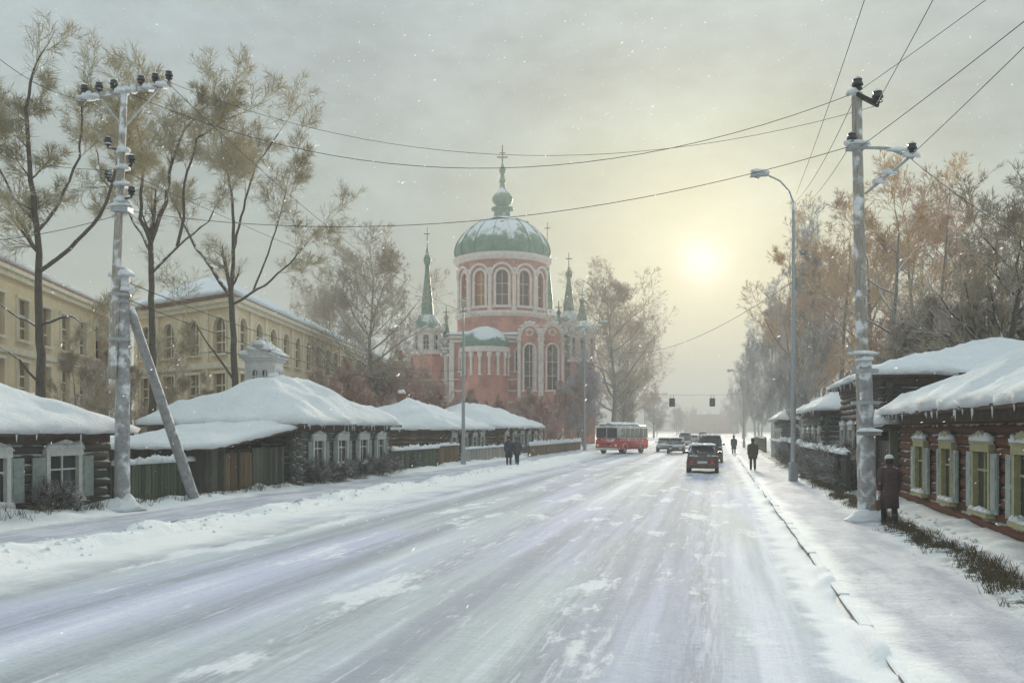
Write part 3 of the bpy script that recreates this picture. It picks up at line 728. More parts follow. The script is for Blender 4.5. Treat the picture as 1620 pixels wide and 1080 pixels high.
# ---------------------------------------------------------------- masonry: facades with real openings
def facade(parent, A, B, z0, z1, ops, m, trim, pane, nrm, depth=0.22, frame=True, name='wall', tw=0.14):
    """wall from A to B (local 2-D points), outward normal nrm; ops = (u0,u1,v0,v1,arched)"""
    A, B, nrm = Vector((*A, 0)), Vector((*B, 0)), Vector((*nrm, 0)).normalized()
    L = (B - A).length; D = (B - A) / L
    P = lambda u, v, d=0.0: A + D * u + nrm * d + Vector((0, 0, v))
    us = sorted({0.0, L} | {q for o in ops for q in o[:2]}); vs = sorted({z0, z1} | {q for o in ops for q in o[2:4]})
    mb = MB()
    for i in range(len(us) - 1):
        for j in range(len(vs) - 1):
            uc, vc = (us[i] + us[i + 1]) / 2, (vs[j] + vs[j + 1]) / 2
            if any(o[0] < uc < o[1] and o[2] < vc < o[3] for o in ops): continue
            mb.add([P(us[i], vs[j]), P(us[i + 1], vs[j]), P(us[i + 1], vs[j + 1]), P(us[i], vs[j + 1])], [(0, 1, 2, 3)])
    for u0, u1, v0, v1, ar in ops:
        w = (u1 - u0) / 2; um = (u0 + u1) / 2
        for a, b_ in (((u0, v0), (u0, v1)), ((u1, v0), (u1, v1)), ((u0, v0), (u1, v0)), ((u0, v1), (u1, v1))):
            mb.add([P(*a), P(*b_), P(*b_, -depth), P(*a, -depth)], [(0, 1, 2, 3)])
        if ar:
            for s in (-1, 1):
                arc = [(um + s * w * math.cos(q), v1 - w + w * math.sin(q)) for q in [math.pi / 2 * k / 6 for k in range(7)]]
                pl = [(um + s * w, v1)] + arc
                mb.add([P(*q) for q in pl], [tuple(range(len(pl)))])
                for k in range(6): mb.add([P(*arc[k]), P(*arc[k + 1]), P(*arc[k + 1], -depth), P(*arc[k], -depth)], [(0, 1, 2, 3)])
    wall = mb.build(name, m, parent)
    for u0, u1, v0, v1, ar in ops:
        w = (u1 - u0) / 2; um = (u0 + u1) / 2
        if frame:
            f = MB()
            if ar:
                n = 8
                for k in range(n):
                    q0, q1 = math.pi * k / n, math.pi * (k + 1) / n
                    a = [(um + r_ * math.cos(q), v1 - w + r_ * math.sin(q)) for r_, q in ((w, q0), (w + tw, q0), (w + tw, q1), (w, q1))]
                    f.prism([P(*x, 0.002) for x in a], nrm * 0.09)
                top = v1 - w
            else:
                top = v1; f.prism([P(u0 - tw * 1.3, v1, 0.002), P(u1 + tw * 1.3, v1, 0.002), P(u1 + tw * 1.3, v1 + tw * 1.2, 0.002), P(u0 - tw * 1.3, v1 + tw * 1.2, 0.002)], nrm * 0.13)
            for a, b_ in ((u0 - tw, u0), (u1, u1 + tw)): f.prism([P(a, v0, 0.002), P(b_, v0, 0.002), P(b_, top, 0.002), P(a, top, 0.002)], nrm * 0.09)
            f.prism([P(u0 - tw * 1.4, v0 - tw, 0.002), P(u1 + tw * 1.4, v0 - tw, 0.002), P(u1 + tw * 1.4, v0 - 0.002, 0.002), P(u0 - tw * 1.4, v0 - 0.002, 0.002)], nrm * 0.2)
            wo = f.build('window', trim, wall)
            # glass with bars
        g = MB(); g.prism([P(u0, v0, -depth + 0.02), P(u1, v0, -depth + 0.02), P(u1, v1, -depth + 0.02), P(u0, v1, -depth + 0.02)], -nrm * 0.02)
        par = wall
        g.build('pane', pane, par)
        bb = MB(); t_ = 0.045
        bb.prism([P(um - t_, v0, -depth + 0.022), P(um + t_, v0, -depth + 0.022), P(um + t_, v1, -depth + 0.022), P(um - t_, v1, -depth + 0.022)], nrm * 0.06)
        for vv in (v0 + (v1 - v0) * 0.62, v0 + (v1 - v0) * 0.31):
            for ua, ub in ((u0, um - t_), (um + t_, u1)):
                bb.prism([P(ua, vv - t_, -depth + 0.022), P(ub, vv - t_, -depth + 0.022), P(ub, vv + t_, -depth + 0.022), P(ua, vv + t_, -depth + 0.022)], nrm * 0.05)
        bb.build('glazing_bar', trim, par)
    return wall
def band(parent, A, B, z0, z1, nrm, d, m, name='cornice', ext=0.0):
    A, B, nrm = Vector((*A, 0)), Vector((*B, 0)), Vector((*nrm, 0)).normalized(); D = (B - A).normalized(); A = A - D * ext; B = B + D * ext
    return MB().prism([A + Vector((0, 0, z0)) + nrm * 0.003, B + Vector((0, 0, z0)) + nrm * 0.003, B + Vector((0, 0, z1)) + nrm * 0.003, A + Vector((0, 0, z1)) + nrm * 0.003], nrm * d).build(name, m, parent)
def poly_roof(parent, poly, eave, ridge, m_roof, th=0.28, seed=1.0, over=0.7):
    """hipped roof with snow over any four-cornered plan; ridge = two points (x,y,z)"""
    c = sum((Vector((*p, 0)) for p in poly), Vector()) / len(poly)
    P = []
    for p in poly:
        v = Vector((*p, 0)) - c; P.append(c + v * (1 + over / v.length))
    R0, R1 = Vector(ridge[0]), Vector(ridge[1])
    E = [p + Vector((0, 0, eave)) for p in P]
    lo = [e - Vector((0, 0, 0.18)) for e in E]
    faces = [(0, 1, 4), (1, 2, 5, 4), (2, 3, 5), (3, 0, 4, 5)]
    rf = MB().add(E + [R0, R1] + lo, faces + [(0, 6, 7, 1), (1, 7, 8, 2), (2, 8, 9, 3), (3, 9, 6, 0), (9, 8, 7, 6)]).build('roof', m_roof, parent)
    up = Vector((0, 0, 0.012)); bm = bmesh.new()
    vs = [bm.verts.new(v) for v in [e + up + (e - c - Vector((0, 0, eave))).normalized() * 0.05 for e in E] + [R0 + up, R1 + up]]
    for f in faces: bm.faces.new([vs[i] for i in f])
    bmesh.ops.triangulate(bm, faces=bm.faces)
    bmesh.ops.subdivide_edges(bm, edges=bm.edges, cuts=18, use_grid_fill=True)
    r = bmesh.ops.extrude_face_region(bm, geom=bm.faces[:])
    for v in [g for g in r['geom'] if isinstance(g, bmesh.types.BMVert)]:
        v.co.z += th * (1 + 0.5 * fbm(v.co.x * 0.5 + seed, v.co.y * 0.5, 1, 3)) 
    bmesh.ops.recalc_face_normals(bm, faces=bm.faces)
    me = bpy.data.meshes.new('snow_cover'); bm.to_mesh(me); bm.free()
    mesh_obj('snow_cover', me, SNOW, rf, True)
    return rf

M_OCHRE = mat('ochre_plaster', (0.84, 0.68, 0.45), 0.9, 0.12, 0.8, bump=0.2, col2=None)
M_OCHRE2 = mat('pale_ochre_trim', (0.82, 0.73, 0.57), 0.85, 0.12, 2, snow=0.85, snow_lo=0.5)
M_PANE_O = mat('dim_brown_glass', (0.20, 0.15, 0.11), 0.2, 0.4, 1.5, spec=0.6)
M_PANE_D = mat('dim_dark_glass', (0.07, 0.07, 0.075), 0.2, 0.4, 1.5, spec=0.6)
M_ROOFRED = mat('rust_sheet_roof', (0.22, 0.12, 0.08), 0.7, 0.3, 3, snow=0.8)

def ochre_building():
    EV = 11.0
    C, B, A = G(370, 57), G(612, 112), G(214, 64.5)
    loc = C.copy(); t = thing('school_building', 'long ochre three storey building with arched windows behind the left houses', 'building', loc)
    c, b, a = (0, 0), tuple((B - C).xy), tuple((A - C).xy)
    d = (a[0] + b[0], a[1] + b[1])
    nr = Vector((b[1], -b[0])).normalized(); nl = Vector((a[1], -a[0])).normalized() * -1
    if nr.dot(-C.xy) < 0: nr = -nr
    if nl.dot(-C.xy) < 0: nl = -nl
    def ops(L, n, w):
        r = []; p = L / n
        for i in range(n):
            u = p * (i + 0.5)
            r += [(u - w / 2, u + w / 2, 7.3, 9.7, True), (u - w / 2, u + w / 2, 4.0, 6.0, False), (u - w / 2, u + w / 2, 1.0, 2.7, False)]
        return r
    LR = math.hypot(*b); LL = math.hypot(*a)
    facade(t, c, b, 0, EV, ops(LR, 17, 1.5), M_OCHRE, M_OCHRE2, M_PANE_O, nr)
    facade(t, c, a, 0, EV, ops(LL, 4, 1.35), M_OCHRE, M_OCHRE2, M_PANE_O, nl)
    back = MB().add([(*a, 0), (*d, 0), (*b, 0), (*a, EV), (*d, EV), (*b, EV)], [(0, 1, 4, 3), (1, 2, 5, 4)]).build('wall', M_OCHRE, t)
    for (P, Q, n_) in ((c, b, nr), (c, a, nl)):
        for z0, z1, dd in ((6.35, 6.75, 0.18), (3.1, 3.35, 0.12), (EV - 0.75, EV - 0.45, 0.25), (EV - 0.45, EV - 0.19, 0.42)): band(t, P, Q, z0, z1, n_, dd, M_OCHRE2, ext=0.1)
        L = (Vector(Q) - Vector(P)).length; D = (Vector(Q) - Vector(P)) / L; n = 17 if n_ is nr else 4
        for i in range(n + 1):
            u = min(max(L / n * i, 0.25), L - 0.25); q = Vector(P) + D * u
            MB().prism([Vector((*(q - D * 0.25), 0)) + Vector((*n_, 0)) * 0.004, Vector((*(q + D * 0.25), 0)) + Vector((*n_, 0)) * 0.004, Vector((*(q + D * 0.25), EV - 0.76)) + Vector((*n_, 0)) * 0.004, Vector((*(q - D * 0.25), EV - 0.76)) + Vector((*n_, 0)) * 0.004], Vector((*n_, 0)) * 0.1).build('pilaster', M_OCHRE2, t)
    bl = Vector(b) / LR; al = Vector(a)
    R0 = bl * 6 + al * 0.5; R1 = bl * (LR - 5) + al * 0.5
    poly_roof(t, [a, c, b, d], EV, [(R0.x, R0.y, EV + 2.6), (R1.x, R1.y, EV + 2.6)], M_ROOFRED, 0.3, 3)
    q = R0 + bl * 1.5
    MB().box(q.x - 0.5, q.x + 0.5, q.y - 0.5, q.y + 0.5, EV + 2.2, EV + 3.5).build('chimney', M_OCHRE2, t)
    MB().blob((q.x, q.y, EV + 3.502), 0.55, 0.55, 0.3, 4).build('snow_cap', SNOW, t, True)
ochre_building()

def ochre_wing():
    EV = 11.0
    A, B = G(-60, 41.5), G(166, 63)
    D = (B - A); A2 = A - D * 0.5
    t = thing('apartment_building', 'yellow ochre building with snowy eaves at the far left edge', 'building', A2)
    a, b = (0, 0), tuple((B - A2).xy); L = math.hypot(*b); dn = Vector(b) / L
    n = Vector((dn.y, -dn.x)); 
    if n.dot(-A2.xy) < 0: n = -n
    k = 10; p = L / k; ops = []
    for i in range(k):
        u = p * (i + 0.5)
        ops += [(u - 0.75, u + 0.75, 7.2, 9.4, False), (u - 0.75, u + 0.75, 4.0, 6.0, False), (u - 0.75, u + 0.75, 1.0, 2.8, False)]
    facade(t, a, b, 0, EV, ops, M_OCHRE, M_OCHRE2, M_PANE_O, n)
    back = -n * 12; c2, d2 = tuple(Vector(b) + back), tuple(Vector(a) + back)
    MB().add([(*b, 0), (*c2, 0), (*d2, 0), (*a, 0), (*b, EV), (*c2, EV), (*d2, EV), (*a, EV)], [(0, 1, 5, 4), (1, 2, 6, 5), (2, 3, 7, 6)]).build('wall', M_OCHRE, t)
    for z0, z1, dd in ((6.35, 6.7, 0.15), (3.1, 3.3, 0.12), (EV - 0.7, EV - 0.4, 0.25), (EV - 0.4, EV - 0.19, 0.4)): band(t, a, b, z0, z1, n, dd, M_OCHRE2)
    q = Vector(b) - dn * 0.8
    MB().prism([Vector((*(q - dn * 0.8), 0)) + Vector((*n, 0)) * 0.004, Vector((*(q + dn * 0.8), 0)) + Vector((*n, 0)) * 0.004, Vector((*(q + dn * 0.8), EV - 0.72)) + Vector((*n, 0)) * 0.004, Vector((*(q - dn * 0.8), EV - 0.72)) + Vector((*n, 0)) * 0.004], Vector((*n, 0)) * 0.25).build('corner_pier', mat('faded_red_brick', (0.42, 0.24, 0.18), 0.9, 0.25, 3, bump=0.2), t)
    R0 = dn * 5 + back * 0.5; R1 = Vector(b) - dn * 6 + back * 0.5
    poly_roof(t, [a, b, c2, d2][::-1] if False else [d2, a, b, c2], EV, [(R0.x, R0.y, EV + 2.4), (R1.x, R1.y, EV + 2.4)], M_ROOFRED, 0.3, 8)
ochre_wing()

def white_tower():
    p = G(418, 50); z = lambda py: CAM_H + 50 * (HZ - py) / F_PX
    t = thing('gate_tower', 'small white masonry tower with gabled snowy top behind the peaked house', 'tower', p, TH)
    M = mat('whitewash', (0.66, 0.66, 0.66), 0.9, 0.12, 3, snow=0.9, bump=0.2)
    w = 0.85; top = z(572)
    for A, B, n in (((-w, -w), (w, -w), (0, -1)), ((w, -w), (w, w), (1, 0)), ((-w, w), (-w, -w), (-1, 0)), ((w, w), (-w, w), (0, 1))):
        facade(t, A, B, 0, top, [(w - 0.42, w - 0.12, top - 1.5, top - 0.5, True), (w + 0.12, w + 0.42, top - 1.5, top - 0.5, True)], M, M, M_PANE_D, n, 0.15, tw=0.07)
    MB().box(-w - 0.12, w + 0.12, -w - 0.12, w + 0.12, top, top + 0.15).build('cornice', M, t)
    rf = MB().prism([(-w - 0.3, -w - 0.25, top + 0.152), (w + 0.3, -w - 0.25, top + 0.152), (0, -w - 0.25, z(548))], (0, 2 * w + 0.5, 0)).build('roof', M, t)
    s = MB()
    for i in range(5):
        for u in (-0.8, -0.4, 0.0, 0.4, 0.8): s.blob((u, -w - 0.15 + i * 0.5, z(548) - abs(u) * 0.68 - 0.04), 0.36, 0.36, 0.3, i + u * 3)
    s.build('snow_cover', SNOW, rf, True)
    MB().tube([(0, 0, z(549)), (0, 0, z(537))], [0.14, 0.05], 8).blob((0, 0, z(538)), 0.16, 0.16, 0.2, 2).build('finial', M, t)
white_tower()

# ---------------------------------------------------------------- the church
M_PINK = mat('rose_brick', (0.58, 0.27, 0.205), 0.9, 0.34, 0.45, bump=0.25, snow=0.85, snow_lo=0.55, patch=0.9)
M_PALE = mat('pale_stone_trim', (0.76, 0.66, 0.60), 0.85, 0.15, 1.5, snow=0.9, snow_lo=0.45, patch=0.9)
M_COPPER = mat('green_dome_metal', (0.16, 0.25, 0.18), 0.55, 0.35, 0.9, snow=0.95, snow_lo=0.42, patch=0.55)
M_PANE_SUN = mat('painted_sunlight_glass', (0.42, 0.20, 0.06), 0.3, 0.3, 1.5, spec=0.5)  # amber puts sunlight seen through the drum windows into the pane colour
M_ROSEP = mat('rose_glass', (0.17, 0.10, 0.08), 0.3, 0.3, 1.5, spec=0.5)
M_GOLD = mat('dull_gilt', (0.28, 0.24, 0.15), 0.5, 0.2, 2, metal=0.3)
def church():
    d = 150.0; s = d / F_PX
    loc = G(795, d); t = thing('church', 'rose brick church with big green dome and tall cross topped spire', 'church', loc, TH)
    z = lambda py: CAM_H + (HZ - py) * s
    X = lambda px: (px - 795) * s
    n8 = [2 * math.pi * k / 8 for k in range(8)]
    # main dome: sixteen ribs
    r0 = 75 * s; zb, zt = z(414), z(347)
    prof = [(r0 * math.cos(q) ** 0.82 if q < 1.5 else 0.01, zb + (zt - zb) * math.sin(q)) for q in [math.pi / 2 * k / 12 for k in range(13)]]
    prof = [(r0 * 0.97, zb)] + [(r0 * (1.0 + 0.03 * math.sin(k * 0.7)) * max(0.13, math.cos(k * math.pi / 2 / 12) ** 0.8), zb + (zt - zb) * math.sin(k * math.pi / 2 / 12)) for k in range(1, 13)]
    dome = MB().lathe(prof, 48).build('dome', M_COPPER, t, True)
    for k in range(16):
        q = 2 * math.pi * (k + 0.5) / 16
        MB().tube([(r * 1.005 * math.cos(q), r * 1.005 * math.sin(q), zz) for r, zz in prof], 0.13, 6).build('rib', M_COPPER, dome)
    # snow on the crown of the dome
    V = MB(); V.lathe([(r * 1.012 + 0.05, zz + 0.12) for r, zz in prof[8:]], 32); 
    sv = []
    for i, v in enumerate(V.v):
        q = math.atan2(v[1], v[0]); w = 0.6 * noise.noise(Vector((math.cos(q) * 2.5, math.sin(q) * 2.5, 0))) if i < 32 else 0
        sv.append((v[0] * (1 - w * 0.1), v[1] * (1 - w * 0.1), v[2] + w * 0.9))
    V.v = sv; V.build('snow_cover', SNOW, dome, True)
    MB().lathe([(0.1, zb - 0.9), (r0 * 0.96, zb - 0.9), (r0 * 1.0, zb - 0.6), (r0 * 1.04, zb - 0.3), (r0 * 1.05, zb + 0.1), (r0 * 0.95, zb + 0.35), (0.1, zb + 0.36)], 48).build('dome_cornice', M_PALE, t)
    # lantern, bulb, spire, cross
    zl = zt - 0.25
    MB().lathe([(2.3, zl - 0.2), (2.2, zl + 0.35), (1.5, zl + 0.5), (1.35, zl + 1.7), (1.9, zl + 1.8), (1.9, zl + 2.1), (0.9, zl + 2.35)], 16).build('lantern', M_COPPER, t)
    zo = zl + 2.3
    MB().lathe([(0.7, zo), (1.3, zo + 0.4), (1.72, zo + 1.0), (1.75, zo + 1.5), (1.35, zo + 2.15), (0.8, zo + 2.7), (0.5, zo + 3.2), (0.42, zo + 4.0), (0.62, zo + 4.3), (0.42, zo + 4.7), (0.28, zo + 5.6)], 20).build('onion_cupola', M_COPPER, t, True)
    zc = z(266)
    MB().lathe([(0.3, zo + 5.5), (0.55, zo + 6.0), (0.6, zo + 6.3), (0.3, zo + 6.8), (0.16, zc + 0.6), (0.05, z(231))], 12).build('spire', M_COPPER, t, True)
    cz = z(250)
    MB().box(-0.9, 0.9, -0.09, 0.09, cz, cz + 0.22).box(-0.5, 0.5, -0.08, 0.08, cz + 0.75, cz + 0.93).box(-0.11, 0.11, -0.1, 0.1, cz - 1.5, z(230)).build('cross', M_GOLD, t)
    # drum: twelve bays with arched windows
    rd = 70 * s; zd0, zd1 = z(500), zb - 0.9; N = 12
    for k in range(N):
        q0, q1 = 2 * math.pi * (k - 0.5) / N - math.pi / 2, 2 * math.pi * (k + 0.5) / N - math.pi / 2
        A, B = (rd * math.cos(q0), rd * math.sin(q0)), (rd * math.cos(q1), rd * math.sin(q1)); qm = (q0 + q1) / 2
        L = math.hypot(A[0] - B[0], A[1] - B[1])
        pane = M_PANE_SUN if k in (11, 10) else M_ROSEP
        facade(t, A, B, zd0, zd1, [(L / 2 - 0.95, L / 2 + 0.95, zd0 + 0.9, zd1 - 1.7, True)], M_PINK, M_PALE, pane, (math.cos(qm), math.sin(qm)), 0.5, tw=0.42)
        c = (rd * 1.005 * math.cos(q0), rd * 1.005 * math.sin(q0))
        MB().lathe([(0.42, zd0), (0.42, zd0 + 0.5), (0.3, zd0 + 0.6), (0.3, zd1 - 1.9), (0.45, zd1 - 1.7), (0.45, zd1 - 1.4)], 8, (c[0], c[1], 0)).build('column', M_PALE, t)
        # arched gable over each bay
        ar = MB(); cc = Vector((rd * 0.985 * math.cos(qm), rd * 0.985 * math.sin(qm), zd1 - 2.45)); tq = Vector((-math.sin(qm), math.cos(qm), 0)); nn = Vector((math.cos(qm), math.sin(qm), 0))
        for j in range(8):
            a0, a1 = math.pi * j / 8, math.pi * (j + 1) / 8
            ar.prism([cc + tq * (r_ * math.cos(a_)) + Vector((0, 0, r_ * math.sin(a_))) for r_, a_ in ((1.55, a0), (1.9, a0), (1.9, a1), (1.55, a1))], nn * 0.35)
        ar.build('arch_moulding', M_PALE, t)
    MB().lathe([(0.1, zd0 - 0.01), (rd + 0.55, zd0 - 0.01), (rd + 0.6, zd0 - 0.4), (rd + 0.2, zd0 - 0.9), (0.1, zd0 - 0.9)], 36).build('drum_base_cornice', M_PALE, t)
    zp = z(538)
    MB().lathe([(rd + 0.15, zd0 - 0.9), (rd + 0.15, zp), (0.1, zp)], 24).build('drum_pedestal', M_PINK, t)
    # body: arms of the cross
    bw, ztop = 11.5, zp
    def arm(x0, x1, y0, y1, zt_, nwin, side):
        for A, B, n in (((x0, y0), (x1, y0), (0, -1)), ((x1, y0), (x1, y1), (1, 0)), ((x0, y1), (x0, y0), (-1, 0)), ((x1, y1), (x0, y1), (0, 1))):
            L = math.hypot(A[0] - B[0], A[1] - B[1]); k = max(1, int(L / 4.0)); p = L / k
            facade(t, A, B, 0, zt_, [(p * (i + 0.5) - 0.8, p * (i + 0.5) + 0.8, 1.6, 5.6, True) for i in range(k)] + [(p * (i + 0.5) - 0.7, p * (i + 0.5) + 0.7, zt_ - 5.6, zt_ - 1.9, True) for i in range(k)] if zt_ > 12 else
                   [(p * (i + 0.5) - 0.7, p * (i + 0.5) + 0.7, 1.6, zt_ - 2.0, True) for i in range(k)], M_PINK, M_PALE, M_ROSEP, n, 0.35, tw=0.3)
            band(t, A, B, zt_ - 1.1, zt_ - 0.6, n, 0.2, M_PALE); band(t, A, B, zt_ - 0.5, zt_, n, 0.45, M_PALE)
            Dv = Vector(B) - Vector(A); Dv.normalize(); nv = Vector((*n, 0))
            for i in range(k + 1):
                qq = Vector(A) + Dv * min(max(p * i, 0.3), L - 0.3)
                a_, b_ = Vector((*(qq - Dv * 0.3), 0)) + nv * 0.004, Vector((*(qq + Dv * 0.3), 0)) + nv * 0.004
                MB().prism([a_, b_, b_ + Vector((0, 0, zt_ - 1.15)), a_ + Vector((0, 0, zt_ - 1.15))], nv * 0.28).build('pilaster', M_PALE, t)
        xm, ym = (x0 + x1) / 2, (y0 + y1) / 2
        MB().add([(x0 - .5, y0 - .5, zt_ + 0.003), (x1 + .5, y0 - .5, zt_ + 0.003), (x1 + .5, y1 + .5, zt_ + 0.003), (x0 - .5, y1 + .5, zt_ + 0.003), (xm, ym, zt_ + 2.0)], [(0, 1, 4), (1, 2, 4), (2, 3, 4), (3, 0, 4), (3, 2, 1, 0)]).build('roof', M_COPPER, t)
        sn = MB().add([(x0 - .55, y0 - .55, zt_ + 0.1), (x1 + .55, y0 - .55, zt_ + 0.1), (x1 + .55, y1 + .55, zt_ + 0.1), (x0 - .55, y1 + .55, zt_ + 0.1), (xm, ym, zt_ + 2.35), (x0 - .55, y0 - .55, zt_ + 0.34), (x1 + .55, y0 - .55, zt_ + 0.34), (x1 + .55, y1 + .55, zt_ + 0.34), (x0 - .55, y1 + .55, zt_ + 0.34)],
            [(5, 6, 4), (6, 7, 4), (7, 8, 4), (8, 5, 4), (0, 1, 6, 5), (1, 2, 7, 6), (2, 3, 8, 7), (3, 0, 5, 8)]).build('snow_cover', SNOW, t)
    arm(-8.2, 9.6, -8.6, 8.6, zp - 0.15, 4, 0)
    arm(X(652), -8.7, -7.5, 7.5, z(560), 3, 0)
    arm(10.1, X(925), -8.0, 8.0, z(560), 3, 0)
    # tall gabled bays with arched windows on the street side
    for gx_, gw in ((X(836), 3.3), (X(870), 3.3)):
        yb = -9.25; zg = zp - 0.6
        facade(t, (gx_ - gw / 2, yb), (gx_ + gw / 2, yb), 0, zg, [(gw / 2 - 0.75, gw / 2 + 0.75, 1.5, 5.0, True), (gw / 2 - 0.8, gw / 2 + 0.8, zg - 8.2, zg - 1.0, True)], M_PINK, M_PALE, M_ROSEP, (0, -1), 0.4, tw=0.32)
        for sx_ in (-1, 1): MB().box(gx_ + sx_ * gw / 2 - 0.001, gx_ + sx_ * gw / 2 + 0.001, yb, -8.6, 0, zg).build('wall', M_PINK, t)
        pl = [(gx_ + gw / 2 * math.cos(q), yb, zg + 0.002 + 2.3 * math.sin(q)) for q in [math.pi * k / 12 for k in range(13)]]
        MB().prism(pl, (0, 0.6, 0)).build('gable', M_PINK, t)
        m2 = MB()
        for k in range(12):
            a0, a1 = math.pi * k / 12, math.pi * (k + 1) / 12
            m2.prism([(gx_ + r_ * math.cos(a_), yb - 0.15, zg + r_ * 2.3 / (gw / 2) * math.sin(a_)) for r_, a_ in ((gw / 2 - 0.3, a0), (gw / 2 + 0.2, a0), (gw / 2 + 0.2, a1), (gw / 2 - 0.3, a1))], (0, 0.4, 0))
        m2.build('arch_moulding', M_PALE, t)
        MB().lathe([(0.55, -0.1), (0.62, 0.0), (0.4, 0.05)], 14).build('round_window', M_PALE, t).matrix_local = Matrix.Translation((gx_, yb - 0.05, zg + 0.95)) @ Matrix.Rotation(math.pi / 2, 4, 'X')
        sn = MB()
        for k in range(9):
            q = math.pi * (k + 0.5) / 9
            if math.sin(q) > 0.35: sn.blob((gx_ + (gw / 2 + 0.15) * math.cos(q), yb + 0.15, zg + 2.5 * math.sin(q) - 0.05), 0.42, 0.4, 0.3, k)
        sn.build('snow_cap', SNOW, t, True)
        for sx_ in (-1, 1): MB().lathe([(0.4, 0), (0.3, 0.4), (0.3, zg - 0.6), (0.45, zg - 0.35), (0.45, zg)], 10, (gx_ + sx_ * (gw / 2 + 0.02), yb - 0.12, 0)).build('column', M_PALE, t)
    # rows of little arched gables over the cornices, with snow, and pale brick courses
    def kokoshniks(x0, x1, y, z_, r_):
        k = max(2, int((x1 - x0) / (2.3 * r_))); p = (x1 - x0) / k
        for i in range(k):
            c = x0 + p * (i + 0.5); mo = MB()
            MB().prism([(c + r_ * 0.82 * math.cos(q), y - 0.12, z_ + 0.006 + r_ * 0.95 * math.sin(q)) for q in [math.pi * a / 10 for a in range(11)]], (0, 0.4, 0)).build('gable', M_PINK, t)
            for a in range(8):
                a0, a1 = math.pi * a / 8, math.pi * (a + 1) / 8
                mo.prism([(c + rr * math.cos(q), y - 0.3, z_ + 0.006 + rr * 1.15 * math.sin(q)) for rr, q in ((r_ * 0.8, a0), (r_ * 1.05, a0), (r_ * 1.05, a1), (r_ * 0.8, a1))], (0, 0.5, 0))
            mo.build('arch_moulding', M_PALE, t)
            MB().blob((c, y - 0.05, z_ + r_ * 1.18), r_ * 0.55, 0.3, 0.28, c).build('snow_cap', SNOW, t, True)
    kokoshniks(X(655), -9.0, -7.9, z(560), 1.05)
    kokoshniks(10.6, X(926), -8.5, z(560), 1.0)
    for zc_ in (2.0, 6.6, 8.4, 10.2):
        for xa, xb, yy in ((X(652), -8.8, -7.5), (-8.2, X(820), -8.6), (10.1, X(925), -8.0)):
            band(t, (xa, yy), (xb, yy), zc_, zc_ + 0.3, (0, -1), 0.1, M_PALE, 'string_course')
    # apse with half dome and white arcade
    ra = 36 * s; ax_ = X(770); ay = -8.7
    za0, za1 = z(566), z(558)
    ap = MB().lathe([(ra * 0.93, 0), (ra * 0.93, za0)], 20, (ax_, ay, 0), math.pi, 2 * math.pi).build('apse_wall', M_PINK, t)
    MB().lathe([(ra * 0.9, za0), (ra * 1.05, za0 + 0.05), (ra * 1.05, za1), (0.1, za1 + 0.01)], 20, (ax_, ay, 0), math.pi, 2 * math.pi).build('apse_cornice', M_PALE, t)
    MB().lathe([(ra * math.cos(q), za1 + 0.012 + (z(526) - za1) * math.sin(q)) for q in [math.pi / 2 * k / 9 for k in range(10)]], 20, (ax_, ay, 0), math.pi, 2 * math.pi).build('apse_dome', M_COPPER, t, True)
    for k in range(8):
        q = math.pi + math.pi * (k + 0.5) / 8
        c = (ax_ + ra * 0.97 * math.cos(q), ay + ra * 0.97 * math.sin(q), 0)
        MB().lathe([(0.34, z(600)), (0.22, z(598)), (0.22, za0 - 0.9), (0.4, za0 - 0.6), (0.4, za0 - 0.01)], 8, c).build('column', M_PALE, t)
    # corner bell turrets with slender spires
    def turret(px, dd, r, py0, py1, tip, tent, onion=True):
        """drum between py0 (bottom) and py1 (top); tent roof, slender spire up to pixel row tip"""
        p = W(px, 680, dd) - loc; loc2 = Vector((p.x * CS + p.y * SN, -p.x * SN + p.y * CS, 0))
        q_ = dd / F_PX; zz = lambda py: CAM_H + (HZ - py) * q_
        z0, z1 = zz(py0), zz(py1)
        MB().lathe([(r * 1.02, 0), (r * 1.02, z0)], 8, loc2, ph=math.pi / 8).build('turret_base', M_PINK, t)
        MB().lathe([(0.1, z0 + .3), (r * 1.2, z0 + 0.3), (r * 1.2, z0), (r * 1.02, z0 - 0.2)], 16, loc2).build('turret_cornice', M_PALE, t)
        for k in range(8):
            q0, q1 = 2 * math.pi * (k - 0.5) / 8 - math.pi / 2, 2 * math.pi * (k + 0.5) / 8 - math.pi / 2
            A = (loc2.x + r * math.cos(q0), loc2.y + r * math.sin(q0)); B = (loc2.x + r * math.cos(q1), loc2.y + r * math.sin(q1)); qm = (q0 + q1) / 2
            L = math.hypot(A[0] - B[0], A[1] - B[1])
            facade(t, A, B, z0 + 0.3, z1, [(L * 0.26, L * 0.74, z0 + 0.6, z1 - 0.7, True)], M_PALE, M_PALE, M_PANE_D, (math.cos(qm), math.sin(qm)), 0.25, tw=0.16)
        MB().lathe([(0.1, z1 + 0.25), (r * 1.25, z1 + 0.25), (r * 1.22, z1), (r * 0.98, z1 - 0.25)], 16, loc2).build('turret_cornice', M_PALE, t)
        zt_ = zz(tent); zp_ = zz(tip); h = zp_ - zt_
        rf = MB().lathe([(r * 1.12, z1 + 0.252), (r * 1.05, z1 + 0.7), (r * 0.8, z1 + (zt_ - z1) * 0.6), (r * 0.42, zt_)], 16, loc2).build('turret_dome', M_COPPER, t, True)
